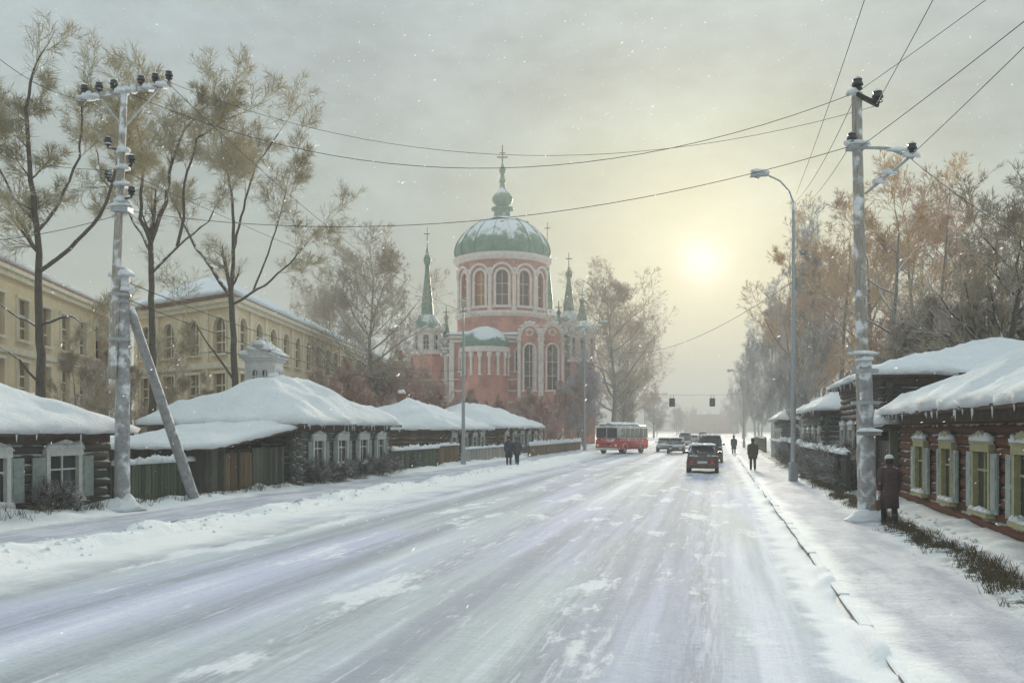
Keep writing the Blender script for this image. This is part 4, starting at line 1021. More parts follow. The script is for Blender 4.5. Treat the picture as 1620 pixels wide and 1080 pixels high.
        MB().lathe([(r * 0.42, zt_ - 0.01), (r * 0.40, zt_ + h * 0.10), (r * 0.31, zt_ + h * 0.25), (r * 0.19, zt_ + h * 0.45), (r * 0.14, zt_ + h * 0.56), (r * 0.24, zt_ + h * 0.60), (r * 0.27, zt_ + h * 0.64), (r * 0.12, zt_ + h * 0.70), (0.09, zt_ + h * 0.78), (0.07, zp_)], 12, loc2).build('spire', M_COPPER, t, True)
        MB().box(loc2.x - 0.55, loc2.x + 0.55, loc2.y - 0.06, loc2.y + 0.06, zp_ - 1.1, zp_ - 0.95).build('cross', M_GOLD, t)
        sn = MB()
        for k in range(8):
            qq = k * math.pi / 4; sn.blob((loc2.x + r * 1.08 * math.cos(qq), loc2.y + r * 1.08 * math.sin(qq), z1 + 0.25), 0.5, 0.5, 0.4, k)
        sn.build('snow_cap', SNOW, rf, True)
    turret(676, 143, 2.35, 560, 524, 360, 498)
    turret(866, 162, 2.5, 540, 508, 352, 490)
    turret(900, 153, 2.3, 556, 515, 400, 492)
    turret(706, 144, 1.45, 566, 546, 484, 534)
    turret(884, 143, 1.5, 560, 538, 476, 526)
    turret(921, 141, 2.1, 572, 528, 456, 508)
church()

def far_block(name, label, px, d, w, h, dep, m, n, rows):
    t = thing(name, label, 'building', G(px, d), 0.0)
    ops = [(w / n * (i + 0.5) - 0.7, w / n * (i + 0.5) + 0.7, 1.2 + j * 3.2, 2.9 + j * 3.2, False) for i in range(n) for j in range(rows)]
    facade(t, (0, 0), (w, 0), 0, h, ops, m, M_PALE, M_PANE_D, (0, -1))
    MB().add([(w, 0, 0), (w, dep, 0), (0, dep, 0), (0, 0, 0), (w, 0, h), (w, dep, h), (0, dep, h), (0, 0, h)], [(0, 1, 5, 4), (1, 2, 6, 5), (2, 3, 7, 6)]).build('wall', m, t)
    poly_roof(t, [(0, dep), (0, 0), (w, 0), (w, dep)], h, [(w * 0.2, dep / 2, h + 2.5), (w * 0.8, dep / 2, h + 2.5)], M_ROOFRED, 0.3, px)
far_block('far_house', 'hazy rose house closing the far end of the street', 1082, 600, 36, 12.5, 14, M_PINK, 10, 3)

# ---------------------------------------------------------------- poles, lamps, wires
def insulator(mb, c, s=1.0):
    mb.lathe([(0.02 * s, 0), (0.03 * s, 0.05 * s), (0.075 * s, 0.07 * s), (0.05 * s, 0.11 * s), (0.085 * s, 0.13 * s), (0.06 * s, 0.19 * s), (0.07 * s, 0.21 * s), (0.02 * s, 0.25 * s)], 8, c)
def rough_post(parent, name, pts, rad, m, n=10, k=24, amp=0.06, seed=0.0):
    """pole with a slightly uneven surface"""
    pts = [Vector(p) for p in pts]; P, R = [], []
    for i in range(k + 1):
        t = i / k * (len(pts) - 1); j = min(int(t), len(pts) - 2); f = t - j
        P.append(pts[j].lerp(pts[j + 1], f)); R.append((rad[j] * (1 - f) + rad[j + 1] * f) * (1 + amp * N3(i * 0.9, seed)))
    return MB().tube(P, R, n).build(name, m, parent, True)
def snow_on(parent, spots, name='snow_cap'):
    for i, (c, a, b, h) in enumerate(spots): MB().blob(c, a, b, min(h, 0.7 * max(a, b)), i * 2.3 + c[0], 10, 6).build(name, SNOW, parent, True)

def left_pole():
    d = 24.4; base = G(190, d); z = lambda py: CAM_H + d * (HZ - py) / F_PX
    t = thing('power_pole', 'tall grey spliced power pole with diagonal strut by the left fence', 'power pole', base, TH)
    X = lambda px: (px - 190) * d / F_PX
    rough_post(t, 'stub_post', [(0.05, 0, -0.1), (0.09, 0, z(438))], [0.21, 0.17], M_CONC, amp=0.08, seed=1)
    rough_post(t, 'post', [(-0.13, -0.22, z(600)), (-0.02, -0.18, z(440)), (0.16, -0.1, z(143))], [0.12, 0.125, 0.085], M_POLEW, seed=2)
    for py in (470, 540): MB().lathe([(0.30, z(py)), (0.30, z(py) + 0.08)], 12, (0.03, -0.1, 0)).build('clamp_band', M_METAL, t)
    g = G(311, 28.0) - base; e = Vector((g.x * CS + g.y * SN, -g.x * SN + g.y * CS, -0.1))
    rough_post(t, 'strut', [e, (0.25, 0.05, z(487))], [0.17, 0.12], M_CONC, seed=3, amp=0.08)
    A, B = Vector((X(132), -0.2, z(163))), Vector((X(268), 0.1, z(133)))
    ca = MB().obox(A, B - A, (0, 0.12, 0), (0, 0, 0.13)).build('crossarm', M_POLEW, t)
    for f in (0.04, 0.2, 0.36, 0.66, 0.82, 0.97):
        c = A.lerp(B, f) + Vector((0, 0.06, 0.125)); mb = MB(); insulator(mb, c, 1.35); mb.build('insulator', M_INS, t)
    br = MB().obox(Vector((0.13, -0.2, z(205))), A.lerp(B, 0.2) - Vector((0.13, -0.2, z(205))), (0, 0.05, 0), (0.05, 0, 0)).build('brace', M_METAL, t)
    br = MB().obox(Vector((0.17, -0.2, z(205))), A.lerp(B, 0.85) - Vector((0.17, -0.2, z(205))), (0, 0.05, 0), (0.05, 0, 0)).build('brace', M_METAL, t)
    for py, l in ((240, -1), (268, 1), (292, -1), (318, 1)):
        mb = MB().tube([(0.08, -0.15, z(py)), (0.08 + l * 0.32, -0.2, z(py) + 0.05)], 0.03, 6); insulator(mb, (0.08 + l * 0.32, -0.2, z(py) + 0.04), 1.3); mb.build('hook_insulator', M_INS, t)
    MB().box(-0.12, 0.34, -0.3, 0.05, z(338), z(330)).build('bracket', M_METAL, t)
    snow_on(t, [((A.lerp(B, f)).to_tuple(), 0.22, 0.16, 0.16) for f in (0.06, 0.12, 0.45, 0.55, 0.74, 0.9)] + [((0.12, -0.12, z(py)), 0.22, 0.2, 0.16) for py in (244, 270, 296, 322)] +
            [((0.1, -0.1, z(329)), 0.34, 0.24, 0.16), ((0.06, -0.05, z(438)), 0.32, 0.3, 0.28), ((0.2, -0.12, z(462)), 0.2, 0.2, 0.3), ((0.0, -0.1, 0.1), 0.75, 0.6, 0.35)])
    return base, z
lp_base, lp_z = left_pole()

def right_pole():
    d = 21.5; base = G(1371, d); z = lambda py: CAM_H + d * (HZ - py) / F_PX
    t = thing('power_pole', 'pale wooden power pole coated in snow on the right pavement', 'power pole', base, TH)
    X = lambda px: (px - 1371) * d / F_PX
    rough_post(t, 'post', [(0, 0, -0.1), (-0.12, 0, z(540)), (-0.22, 0, z(240)), (-0.24, 0, z(148))], [0.20, 0.145, 0.12, 0.12], M_POLEW, seed=5, amp=0.08, k=40)
    rough_post(t, 'stub_post', [(-0.02, -0.22, -0.1), (-0.12, -0.2, z(572))], [0.19, 0.15], M_CONC, seed=6, amp=0.1)
    MB().lathe([(0.33, z(640)), (0.33, z(640) + 0.08)], 12, (-0.07, -0.1, 0)).lathe([(0.32, z(590)), (0.32, z(590) + 0.08)], 12, (-0.09, -0.1, 0)).build('clamp_band', M_METAL, t)
    a = MB().obox((X(1352), -0.16, z(155)), Vector((X(1386), -0.16, z(172))) - Vector((X(1352), -0.16, z(155))), (0, 0.1, 0), (0, 0, 0.1)).build('crossarm', M_INS, t)
    mb = MB(); insulator(mb, (X(1385), -0.12, z(172)), 1.7); mb.build('insulator', M_INS, t)
    mb = MB(); insulator(mb, (X(1356), -0.02, z(150)), 1.7); mb.build('insulator', M_INS, t)
    # side arm with strut
    MB().tube([(X(1350), -0.14, z(236)), (X(1400), -0.16, z(238)), (X(1440), -0.16, z(254))], 0.04, 8).build('side_arm', M_METAL, t)
    MB().tube([(X(1368), -0.05, z(307)), (X(1432), -0.16, z(254))], 0.035, 8).build('arm_strut', M_METAL, t)
    mb = MB(); insulator(mb, (X(1438), -0.16, z(252)), 1.5); insulator(mb, (X(1344), -0.14, z(236)), 1.5); mb.build('insulator', M_INS, t)
    MB().box(X(1340), X(1366), -0.26, 0.1, z(238), z(232)).build('bracket', M_METAL, t)
    # cable tray with drooping ends, small board lower down
    MB().tube([(X(1334), -0.24, z(549)), (X(1346), -0.26, z(562)), (X(1366), -0.26, z(566)), (X(1384), -0.24, z(560))], 0.035, 6).build('cable_bracket', M_METAL, t)
    MB().box(X(1343), X(1382), -0.47, -0.43, z(688), z(683)).build('step_iron', M_METAL, t)
    snow_on(t, [((X(1352), 0, z(150)), 0.2, 0.18, 0.18), ((X(1352), -0.1, z(232)), 0.3, 0.2, 0.14), ((X(1415), -0.16, z(243)), 0.3, 0.09, 0.1), ((X(1436), -0.16, z(252)), 0.22, 0.12, 0.16), ((X(1402), -0.1, z(278)), 0.2, 0.1, 0.16), ((X(1388), -0.08, z(292)), 0.18, 0.1, 0.14),
                ((X(1358), -0.26, z(562)), 0.38, 0.1, 0.09), ((X(1362), -0.2, z(572)), 0.2, 0.2, 0.22), ((X(1362), -0.45, z(683)), 0.3, 0.12, 0.1), ((-0.02, -0.12, 0.1), 0.55, 0.5, 0.28)])
    return base, z
rp_base, rp_z = right_pole()

def street_lamp(label, base, h, arm, rise, head_dir, group, m=None):
    """tapered mast, curved arm reaching arm metres along head_dir, cobra head with snow"""
    m = m or M_METAL
    t = thing('street_lamp', label, 'street lamp', base, math.atan2(head_dir[1], head_dir[0]), group)
    rough_post(t, 'mast', [(0, 0, -0.1), (0, 0, h * 0.4), (0, 0, h)], [0.13, 0.10, 0.06], m, 8, 12, 0.03)
    MB().box(-0.16, 0.16, -0.16, 0.16, -0.1, 0.9).build('mast_base', m, t, bevel=0.04)
    pts = [(0, 0, h - 0.02), (arm * 0.12, 0, h + rise * 0.4), (arm * 0.4, 0, h + rise * 0.78), (arm * 0.8, 0, h + rise)]
    MB().tube(pts, 0.04, 8).build('arm', m, t, True)
    hd = MB().add([(arm * 0.75, -0.1, h + rise - 0.05), (arm * 0.75 + 0.75, -0.15, h + rise - 0.12), (arm * 0.75 + 0.75, 0.15, h + rise - 0.12), (arm * 0.75, 0.1, h + rise - 0.05),
                   (arm * 0.75, -0.08, h + rise + 0.07), (arm * 0.75 + 0.7, -0.11, h + rise + 0.1), (arm * 0.75 + 0.7, 0.11, h + rise + 0.1), (arm * 0.75, 0.08, h + rise + 0.07)],
                  [(0, 3, 2, 1), (4, 5, 6, 7), (0, 1, 5, 4), (1, 2, 6, 5), (2, 3, 7, 6), (3, 0, 4, 7)]).build('lamp_head', m, t)
    MB().lathe([(0.11, 0), (0.10, -0.05), (0.02, -0.08)], 10, (arm * 0.75 + 0.48, 0, h + rise - 0.115)).build('lens', mat('lamp_lens', (0.5, 0.5, 0.46), 0.2), hd)
    snow_on(hd, [((arm * 0.75 + 0.25, 0, h + rise + 0.08), 0.3, 0.12, 0.13), ((arm * 0.75 + 0.55, 0, h + rise + 0.09), 0.24, 0.12, 0.12)])
    return t
GL = 'street lamps along the road'
sl1 = G(1255, 38); street_lamp('street lamp reaching left over the road beside the right trees', sl1, CAM_H + 38 * (HZ - 320) / F_PX, 1.5, 1.15, (-1.0, -0.35), GL)
def lamp_at(px, d, py, label, arm=1.5, rise=0.5, hd=(1, -0.2)): street_lamp(label, G(px, d), CAM_H + d * (HZ - py) / F_PX - rise, arm, rise, hd, GL); return G(px, d)
sl2 = lamp_at(733, 55.6, 484, 'first left street lamp, standing in front of the church', 0.9, 0.4, (0.3, -1))
sl3 = lamp_at(925, 97, 512, 'second left street lamp with curved arm, right of the church', 2.4, 0.8)
sl4 = lamp_at(975, 150, 572, 'third left street lamp rising above the red bus', 2.2, 0.8)
sl5 = lamp_at(1020, 200, 588, 'farthest left street lamp, thin in the haze', 2.6, 0.9)
sl6 = G(1177, 112); street_lamp('far right street lamp among the grey trees', sl6, 9.2, 1.8, 0.6, (-1, -0.1), GL)

def wire(label, A, B, sag, r=0.016, name='overhead_wire', n=26):
    A, B = Vector(A), Vector(B); r = r * 0.62
    pts = [A.lerp(B, i / n) - Vector((0, 0, sag * 4 * (i / n) * (1 - i / n))) for i in range(n + 1)]
    me = MB().tube(pts, r, 5).build(name, M_WIRE, None, True)
    return tag(me, label, 'wire')
zz = lambda d, py: CAM_H + d * (HZ - py) / F_PX
LT = W(262, 128, 24.4); LT2 = W(140, 158, 24.3); LM = W(205, 334, 24.4); LM2 = W(190, 268, 24.4)
RT = W(1356, 146, 21.5); RT2 = W(1385, 168, 21.5); RM = W(1344, 232, 21.5); RA = W(1438, 249, 21.5)
wire('thin wire sagging over the street from left crossarm to right pole top', W(205, 148, 24.4), RT, 1.95, 0.014)
wire('thin wire sagging over the street between the pole mid brackets', LM, RM, 1.05, 0.014)
wire('wire leaving the left pole bracket towards the left picture edge', LM, W(-60, 385, 22), 0.15, 0.014)
wire('wire from the left crossarm running down to the first left lamp', LT, Vector((sl2.x, sl2.y, zz(55.6, 492))), 0.9, 0.014)
wire('wire from left crossarm towards the far left top', LT2, W(-40, 60, 20), 0.3, 0.013)
wire('low cable from left pole splice to the first left lamp mast', W(205, 475, 24.4), Vector((sl2.x, sl2.y, zz(55.6, 600))), 0.9, 0.02)
wire('second low cable between left pole and first left lamp mast', W(205, 448, 24.4), Vector((sl2.x, sl2.y, zz(55.6, 585))), 0.8, 0.02)
wire('wire from the first to the second left lamp', Vector((sl2.x, sl2.y, zz(55.6, 492))), Vector((sl3.x, sl3.y, zz(97, 520))), 1.0, 0.016)
wire('span wire crossing below the sun to the right trees', Vector((sl3.x, sl3.y, zz(97, 532))), Vector((sl1.x, sl1.y, zz(38, 445))), 2.4, 0.02)
wire('wire from right pole top down to the right lamp mast', RT, Vector((sl1.x, sl1.y, zz(38, 322))), 0.35, 0.014)
wire('wire from right pole bracket down to the right lamp mast', RM, Vector((sl1.x, sl1.y, zz(38, 335))), 0.3, 0.014)
wire('wire from the right lamp rising out of the top of the picture', Vector((sl1.x, sl1.y, zz(38, 318))), (2.2, -14, 10.6), 0.9, 0.013)
wire('wire from the right insulator rising towards the top right', RT2, (3.4, -20, 10.4), 0.7, 0.013)
wire('wire from the right side arm towards the upper right edge', RA, (7.5, -16, 9.6), 0.5, 0.013)
wire('lower wire from right pole bracket towards the upper right edge', W(1356, 236, 21.5), (9.5, -12, 8.6), 0.5, 0.013)
wire('house service wire from the right side arm to the red brown house', RA, (9.8, 23.0, 5.2), 0.35, 0.012)
wire('far tram span wire carrying the two hanging signs', Vector((sl3.x + 0.0, sl3.y + 0.3, 6.9)), Vector((sl6.x, sl6.y, 6.9)), 0.45, 0.02)

wire('faint wire from left crossarm end across the sky to the right pole top', LT, RT2, 1.6, 0.010)
wire('faint wire from the right pole top towards the right picture edge', RT, (12.0, -10, 9.8), 0.6, 0.011)
wire('faint wire from the left pole hooks towards the far left edge', LM2, W(-60, 225, 20), 0.2, 0.011)
wire('faint wire from left pole hooks to the second left lamp', LM2, Vector((sl3.x, sl3.y, zz(97, 516))), 1.6, 0.012)

def hanging_sign(px, label):
    d = 109.0; p = W(px, 650, d); t0 = 7.05 - 0.45
    A, B = Vector((sl3.x, sl3.y + 0.3, 6.9)), Vector((sl6.x, sl6.y, 6.9))
    f = 0.5; X = W(px, 650, d).x
    f = (X - A.x) / (B.x - A.x); c = A.lerp(B, f) - Vector((0, 0, 0.45 * 4 * f * (1 - f)))
    t = thing('hanging_signal', label, 'traffic light', (c.x, c.y, c.z), 0, 'signals hung over the road'); t.scale = (0.8, 0.8, 0.8)
    MB().tube([(-0.2, 0, 0), (-0.2, 0, -0.5)], 0.03, 6).tube([(0.2, 0, 0), (0.2, 0, -0.5)], 0.03, 6).build('hanger', M_INS, t)
    MB().box(-0.42, 0.42, -0.16, 0.16, -1.75, -0.5).build('housing', M_INS, t, bevel=0.05)
    for k in range(3):
        v = MB().lathe([(0.15, 0), (0.17, 0.14), (0.15, 0.14), (0.0, 0.02)], 12).build('visor', M_INS, t); v.location = (0, -0.16, -0.72 - k * 0.4); v.rotation_euler = (math.pi / 2, 0, 0)
    snow_on(t, [((0, 0, -0.5), 0.4, 0.2, 0.12)])
hanging_sign(1127, 'dark signal box hanging over the road at right of centre')
hanging_sign(1066, 'dark signal box hanging over the road above the far cars')

# ---------------------------------------------------------------- vehicles
M_TYRE = mat('tyre_rubber', (0.03, 0.03, 0.032), 0.9, 0.2, 8, snow=0.6, snow_lo=0.6)
M_RIM = mat('wheel_rim', (0.35, 0.35, 0.36), 0.5, 0.2, 8, metal=0.4)
M_CARGLASS = mat('car_glass', (0.03, 0.035, 0.045), 0.08, 0.2, 3, spec=0.7)
M_LAMPR = mat('tail_lamp_red', (0.45, 0.03, 0.02), 0.25, 0.15, 9)
M_LAMPO = mat('indicator_orange', (0.6, 0.2, 0.03), 0.25, 0.15, 9)
M_LAMPW = mat('head_lamp_glass', (0.7, 0.7, 0.66), 0.1, 0.1, 9)
M_PLATE = mat('number_plate', (0.6, 0.6, 0.58), 0.5, 0.1, 9)
def wheel(parent, x, y, r, w=0.2):
    wo = MB().lathe([(r * 0.62, -w / 2), (r * 0.95, -w / 2), (r, -w * 0.3), (r, w * 0.3), (r * 0.95, w / 2), (r * 0.62, w / 2)], 18).build('wheel', M_TYRE, parent, True)
    wo.location = (x, y, r); wo.rotation_euler = (math.pi / 2, 0, 0)
    MB().lathe([(0.0, w * 0.35), (r * 0.3, w * 0.40), (r * 0.5, w * 0.3), (r * 0.63, w * 0.42), (r * 0.63, -w * 0.42), (r * 0.5, -w * 0.3), (0.0, -w * 0.35)], 14).build('rim', M_RIM, wo)
def loft(stations, name, m, parent, bevel=0.05):
    """closed body from (x, half width low, half width high, z low, z high) stations"""
    V, Fs = [], []
    for x, w0, w1, z0, z1 in stations:
        zm = (z0 + z1) / 2; wm = max(w0, w1) * 1.015
        V += [(x, -w0, z0), (x, w0, z0), (x, wm, zm), (x, w1, z1), (x, -w1, z1), (x, -wm, zm)]
    n = len(stations)
    for i in range(n - 1):
        for k in range(6): Fs.append((i * 6 + k, i * 6 + (k + 1) % 6, (i + 1) * 6 + (k + 1) % 6, (i + 1) * 6 + k))
    Fs += [tuple(range(6))[::-1], tuple((n - 1) * 6 + k for k in range(6))]
    mb = MB(); mb.v = V; mb.f = Fs
    return mb.build(name, m, parent, True, bevel)
def car(label, loc, rotz, paint, kind='hatch', group='cars on the snowy road', snow=True):
    """front points to +x"""
    t = thing('car', label, 'car', loc, rotz, group)
    if kind == 'van': H, L, W_, belt, g0, g1, hood = 1.95, 4.4, 0.86, 1.15, -2.18, 1.3, 0.75
    elif kind == 'sedan': H, L, W_, belt, g0, g1, hood = 1.45, 4.3, 0.84, 0.92, -1.55, 0.95, 0.78
    else: H, L, W_, belt, g0, g1, hood = 1.52, 4.0, 0.84, 0.95, -1.95, 0.85, 0.80
    h = L / 2
    body = loft([(-h, W_ * 0.88, W_ * 0.86, 0.36, belt - 0.12), (-h + 0.12, W_ * 0.97, W_ * 0.93, 0.27, belt - 0.03), (-h * 0.5, W_, W_ * 0.95, 0.22, belt), (h * 0.35, W_, W_ * 0.95, 0.22, belt - 0.02), (h - 0.75, W_ * 0.98, W_ * 0.90, 0.24, hood + 0.04), (h - 0.15, W_ * 0.95, W_ * 0.84, 0.27, hood - 0.07), (h, W_ * 0.84, W_ * 0.76, 0.36, hood - 0.17)], 'body', paint, t)
    rb = g0 + (0.45 if kind != 'van' else 0.15); rf = g1 - (0.85 if kind != 'van' else 0.7)
    cab = loft([(g0, W_ * 0.90, W_ * 0.88, belt - 0.06, belt + 0.02), (rb, W_ * 0.90, W_ * 0.74, belt - 0.04, H - 0.05), ((rb + rf) / 2, W_ * 0.91, W_ * 0.76, belt - 0.04, H), (rf, W_ * 0.90, W_ * 0.73, belt - 0.04, H - 0.06), (g1, W_ * 0.88, W_ * 0.85, belt - 0.06, belt + 0.01)], 'cabin', paint, t, 0.03)
    def pane(name, pts, n): MB().prism(pts, Vector(n) * 0.03).build(name, M_CARGLASS, t)
    def lerp(a, b, f): return tuple(a[i] + (b[i] - a[i]) * f for i in range(3))
    for nm, x0, x1, sg in (('rear_window', g0, rb, -1), ('windscreen', g1, rf, 1)):
        bl, br, tl, tr = (x0, -W_ * 0.88, belt + 0.01), (x0, W_ * 0.88, belt + 0.01), (x1, -W_ * 0.74, H - 0.05), (x1, W_ * 0.74, H - 0.05)
        a, b, c, d_ = lerp(bl, tl, 0.14), lerp(br, tr, 0.14), lerp(br, tr, 0.9), lerp(bl, tl, 0.9)
        q = 0.09; a = (a[0], a[1] + q, a[2]); b = (b[0], b[1] - q, b[2]); c = (c[0], c[1] - q, c[2]); d_ = (d_[0], d_[1] + q, d_[2])
        nn = Vector((sg * (H - belt), 0, abs(x1 - x0))).normalized(); off = nn * 0.004
        pane(nm, [Vector(v) + off for v in (a, b, c, d_)], nn)
    xm = (rb + rf) / 2
    for s in (-1, 1):
        for x0, x1 in ((rb + 0.05, xm - 0.06), (xm + 0.06, rf - 0.02)):
            z0_, z1_ = belt + 0.06, H - 0.13
            yy = lambda zq: s * (W_ * 0.91 + (W_ * 0.75 - W_ * 0.91) * (zq - belt) / (H - belt) + 0.006)
            lean0 = -0.25 if x0 < xm and kind != 'van' else 0.0; lean1 = 0.35 if x1 > xm else 0.0
            pane('side_window', [(x0 + lean0, yy(z0_), z0_), (x1 + lean1, yy(z0_), z0_), (x1, yy(z1_), z1_), (x0, yy(z1_), z1_)], (0, s, 0.3))
        for x in (-h * 0.62, h * 0.62): wheel(t, x, s * (W_ - 0.09), 0.31)
        MB().box(-h - 0.015, -h + 0.08, s * W_ * 0.62 - 0.12, s * W_ * 0.62 + 0.12, belt - 0.42, belt - 0.22).build('tail_lamp', M_LAMPR, t, bevel=0.02)
        MB().box(-h - 0.014, -h + 0.08, s * W_ * 0.62 - 0.12, s * W_ * 0.62 + 0.12, belt - 0.50, belt - 0.43).build('indicator', M_LAMPO, t)
        MB().box(h - 0.09, h + 0.012, s * W_ * 0.58 - 0.14, s * W_ * 0.58 + 0.14, hood - 0.36, hood - 0.21).build('headlight', M_LAMPW, t, bevel=0.02)
        MB().box(g1 - 0.35, g1 - 0.2, min(s * (W_ - .02), s * (W_ + 0.16)), max(s * (W_ - .02), s * (W_ + 0.16)), belt + 0.04, belt + 0.18).build('door_mirror', paint, t, bevel=0.02)
    M_B = mat('bumper_plastic', (0.10, 0.075, 0.06), 0.8, 0.4, 6, snow=0.9, snow_lo=0.45, patch=5)
    MB().box(-h - 0.09, -h + 0.1, -W_ * 0.92, W_ * 0.92, 0.30, 0.50).build('bumper', M_B, t, bevel=0.04)
    MB().box(h - 0.1, h + 0.08, -W_ * 0.88, W_ * 0.88, 0.28, 0.46).build('bumper', M_B, t, bevel=0.04)
    MB().box(-h - 0.02, -h + 0.02, -0.26, 0.26, belt - 0.42, belt - 0.30).build('number_plate', M_PLATE, t)
    if snow:
        sn = MB()
        for i in range(5):
            for j in range(3): sn.blob((rb + (rf - rb) * i / 4, (j - 1) * W_ * 0.42, H - 0.05), 0.42, 0.34, 0.10, i + j * 3.1)
        sn.build('snow_cap', SNOW, t, True); sn = MB()
        for j in range(5): sn.blob((-h + 0.18, (j - 2) * W_ * 0.36, belt - 0.05), 0.16, 0.24, 0.09, j * 1.9)
        sn.build('snow_cap', SNOW, t, True); sn = MB()
        for j in range(5): sn.blob((h - 0.6, (j - 2) * W_ * 0.36, hood - 0.01), 0.42, 0.24, 0.05, j * 2.9)
        sn.build('snow_cap', SNOW, t, True)
    return t
def paint(name, c): return mat(name, c, 0.35, 0.1, 3, snow=0.85, spec=0.5, snow_lo=0.62, patch=2.2)
PB, PD, PR, PG = paint('navy_paint', (0.06, 0.075, 0.12)), paint('charcoal_paint', (0.045, 0.047, 0.05)), paint('rust_red_paint', (0.20, 0.075, 0.05)), paint('grey_paint', (0.14, 0.15, 0.17))
UP, DN = math.pi / 2, -math.pi / 2
def on_road(px, d, z=0.0): p = G(px, d); p.z = z; return p
car('dark hatchback with snowy rear window and reddish tail, nearest on the road', on_road(1112, 49.0), UP, paint('brown_black_paint', (0.075, 0.05, 0.045)))
car('dark blue van driving just ahead of the nearest hatchback', on_road(1124, 64.0), UP, PB, 'van')
car('oncoming grey car just right of the red bus', on_road(1052, 96), DN, PG, 'sedan')
car('oncoming dark car with snowy roof, second to the right of the bus', on_road(1070, 88), DN, PD, 'hatch')
car('oncoming far navy car in the queue behind the others', on_road(1084, 118), DN, PB, 'van')
car('far grey car in haze left of the van', on_road(1098, 150), UP, PG, 'sedan')
car('far dark car in haze at the street end', on_road(1112, 190), UP, PD, 'van')

def bus():
    L, W_, H = 7.2, 1.22, 2.95
    p = G(985, 88); t = thing('bus', 'red and cream city bus with snowy roof facing the viewer', 'bus', p, math.radians(-90 - 19))
    RED, CRM = paint('bus_red', (0.50, 0.02, 0.015)), paint('bus_cream', (0.56, 0.52, 0.46))
    h = L / 2
    MB().box(-h, h, -W_, W_, 0.42, 1.5).build('lower_body', RED, t, True, 0.12)
    MB().box(-h + 0.02, h - 0.03, -W_ + 0.03, W_ - 0.03, 1.46, 2.72).build('upper_body', CRM, t, True, 0.1)
    MB().add([(-h + 0.05, -W_ + 0.08, 2.66), (h - 0.1, -W_ + 0.08, 2.66), (h - 0.1, W_ - 0.08, 2.66), (-h + 0.05, W_ - 0.08, 2.66), (-h + 0.35, -W_ * 0.55, H), (h - 0.5, -W_ * 0.55, H), (h - 0.5, W_ * 0.55, H), (-h + 0.35, W_ * 0.55, H)],
             [(0, 3, 2, 1), (4, 5, 6, 7), (0, 1, 5, 4), (1, 2, 6, 5), (2, 3, 7, 6), (3, 0, 4, 7)]).build('roof', CRM, t, True, 0.06)
    for s in (-1, 1):
        MB().box(h - 0.035, h - 0.005, min(s * 0.04, s * 1.08), max(s * 0.04, s * 1.08), 1.56, 2.5).build('windscreen', M_CARGLASS, t, bevel=0.01)
        for k in range(6):
            x0 = -h + 0.25 + k * 1.06
            MB().box(x0, x0 + 0.88, s * (W_ - 0.035) - 0.012, s * (W_ - 0.035) + 0.012, 1.6, 2.45).build('side_window', mat('bus_glass', (0.13, 0.135, 0.12), 0.1, 0.5, 1.0, spec=0.7), t)
        MB().box(h - 0.05, h + 0.015, s * 0.95 - 0.15, s * 0.95 + 0.15, 0.72, 0.98).build('headlight', M_LAMPW, t, bevel=0.03)
        for x in (-h * 0.55, h * 0.58):
            wheel(t, x, s * (W_ - 0.14), 0.46, 0.26)
            MB().lathe([(0.5, -0.02), (0.6, -0.02), (0.6, 0.02), (0.5, 0.02)], 16, (0, 0, 0), 0, math.pi).build('wheel_arch', CRM, t).matrix_local = Matrix.Translation((x, s * (W_ + 0.006), 0.47)) @ Matrix.Rotation(math.pi / 2, 4, 'X')
    MB().box(h - 0.02, h + 0.1, -W_ * 0.97, W_ * 0.97, 0.38, 0.62).build('bumper', CRM, t, bevel=0.04)
    MB().box(h - 0.012, h + 0.012, -0.7, 0.7, 2.53, 2.68).build('route_board', mat('route_board_white', (0.5, 0.5, 0.48), 0.6), t)
    MB().box(h - 0.005, h + 0.014, -0.5, 0.5, 0.86, 1.06).build('grille', M_INS, t)
    MB().box(-h + 0.02, h - 0.1, W_ + 0.002, W_ + 0.014, 1.49, 1.55).build('trim_strip', CRM, t)
    MB().box(h - 1.5, h - 0.55, -W_ - 0.012, -W_ - 0.001, 0.5, 2.4).build('door', RED, t)
    sn = MB()
    for i in range(9):
        for j in range(3): sn.blob((-h + 0.55 + i * (L - 1.2) / 8, (j - 1) * 0.62, H - 0.06 - abs(j - 1) * 0.09), 0.62, 0.46, 0.17, i * 1.3 + j)
    sn.build('snow_cap', SNOW, t, True)
bus()

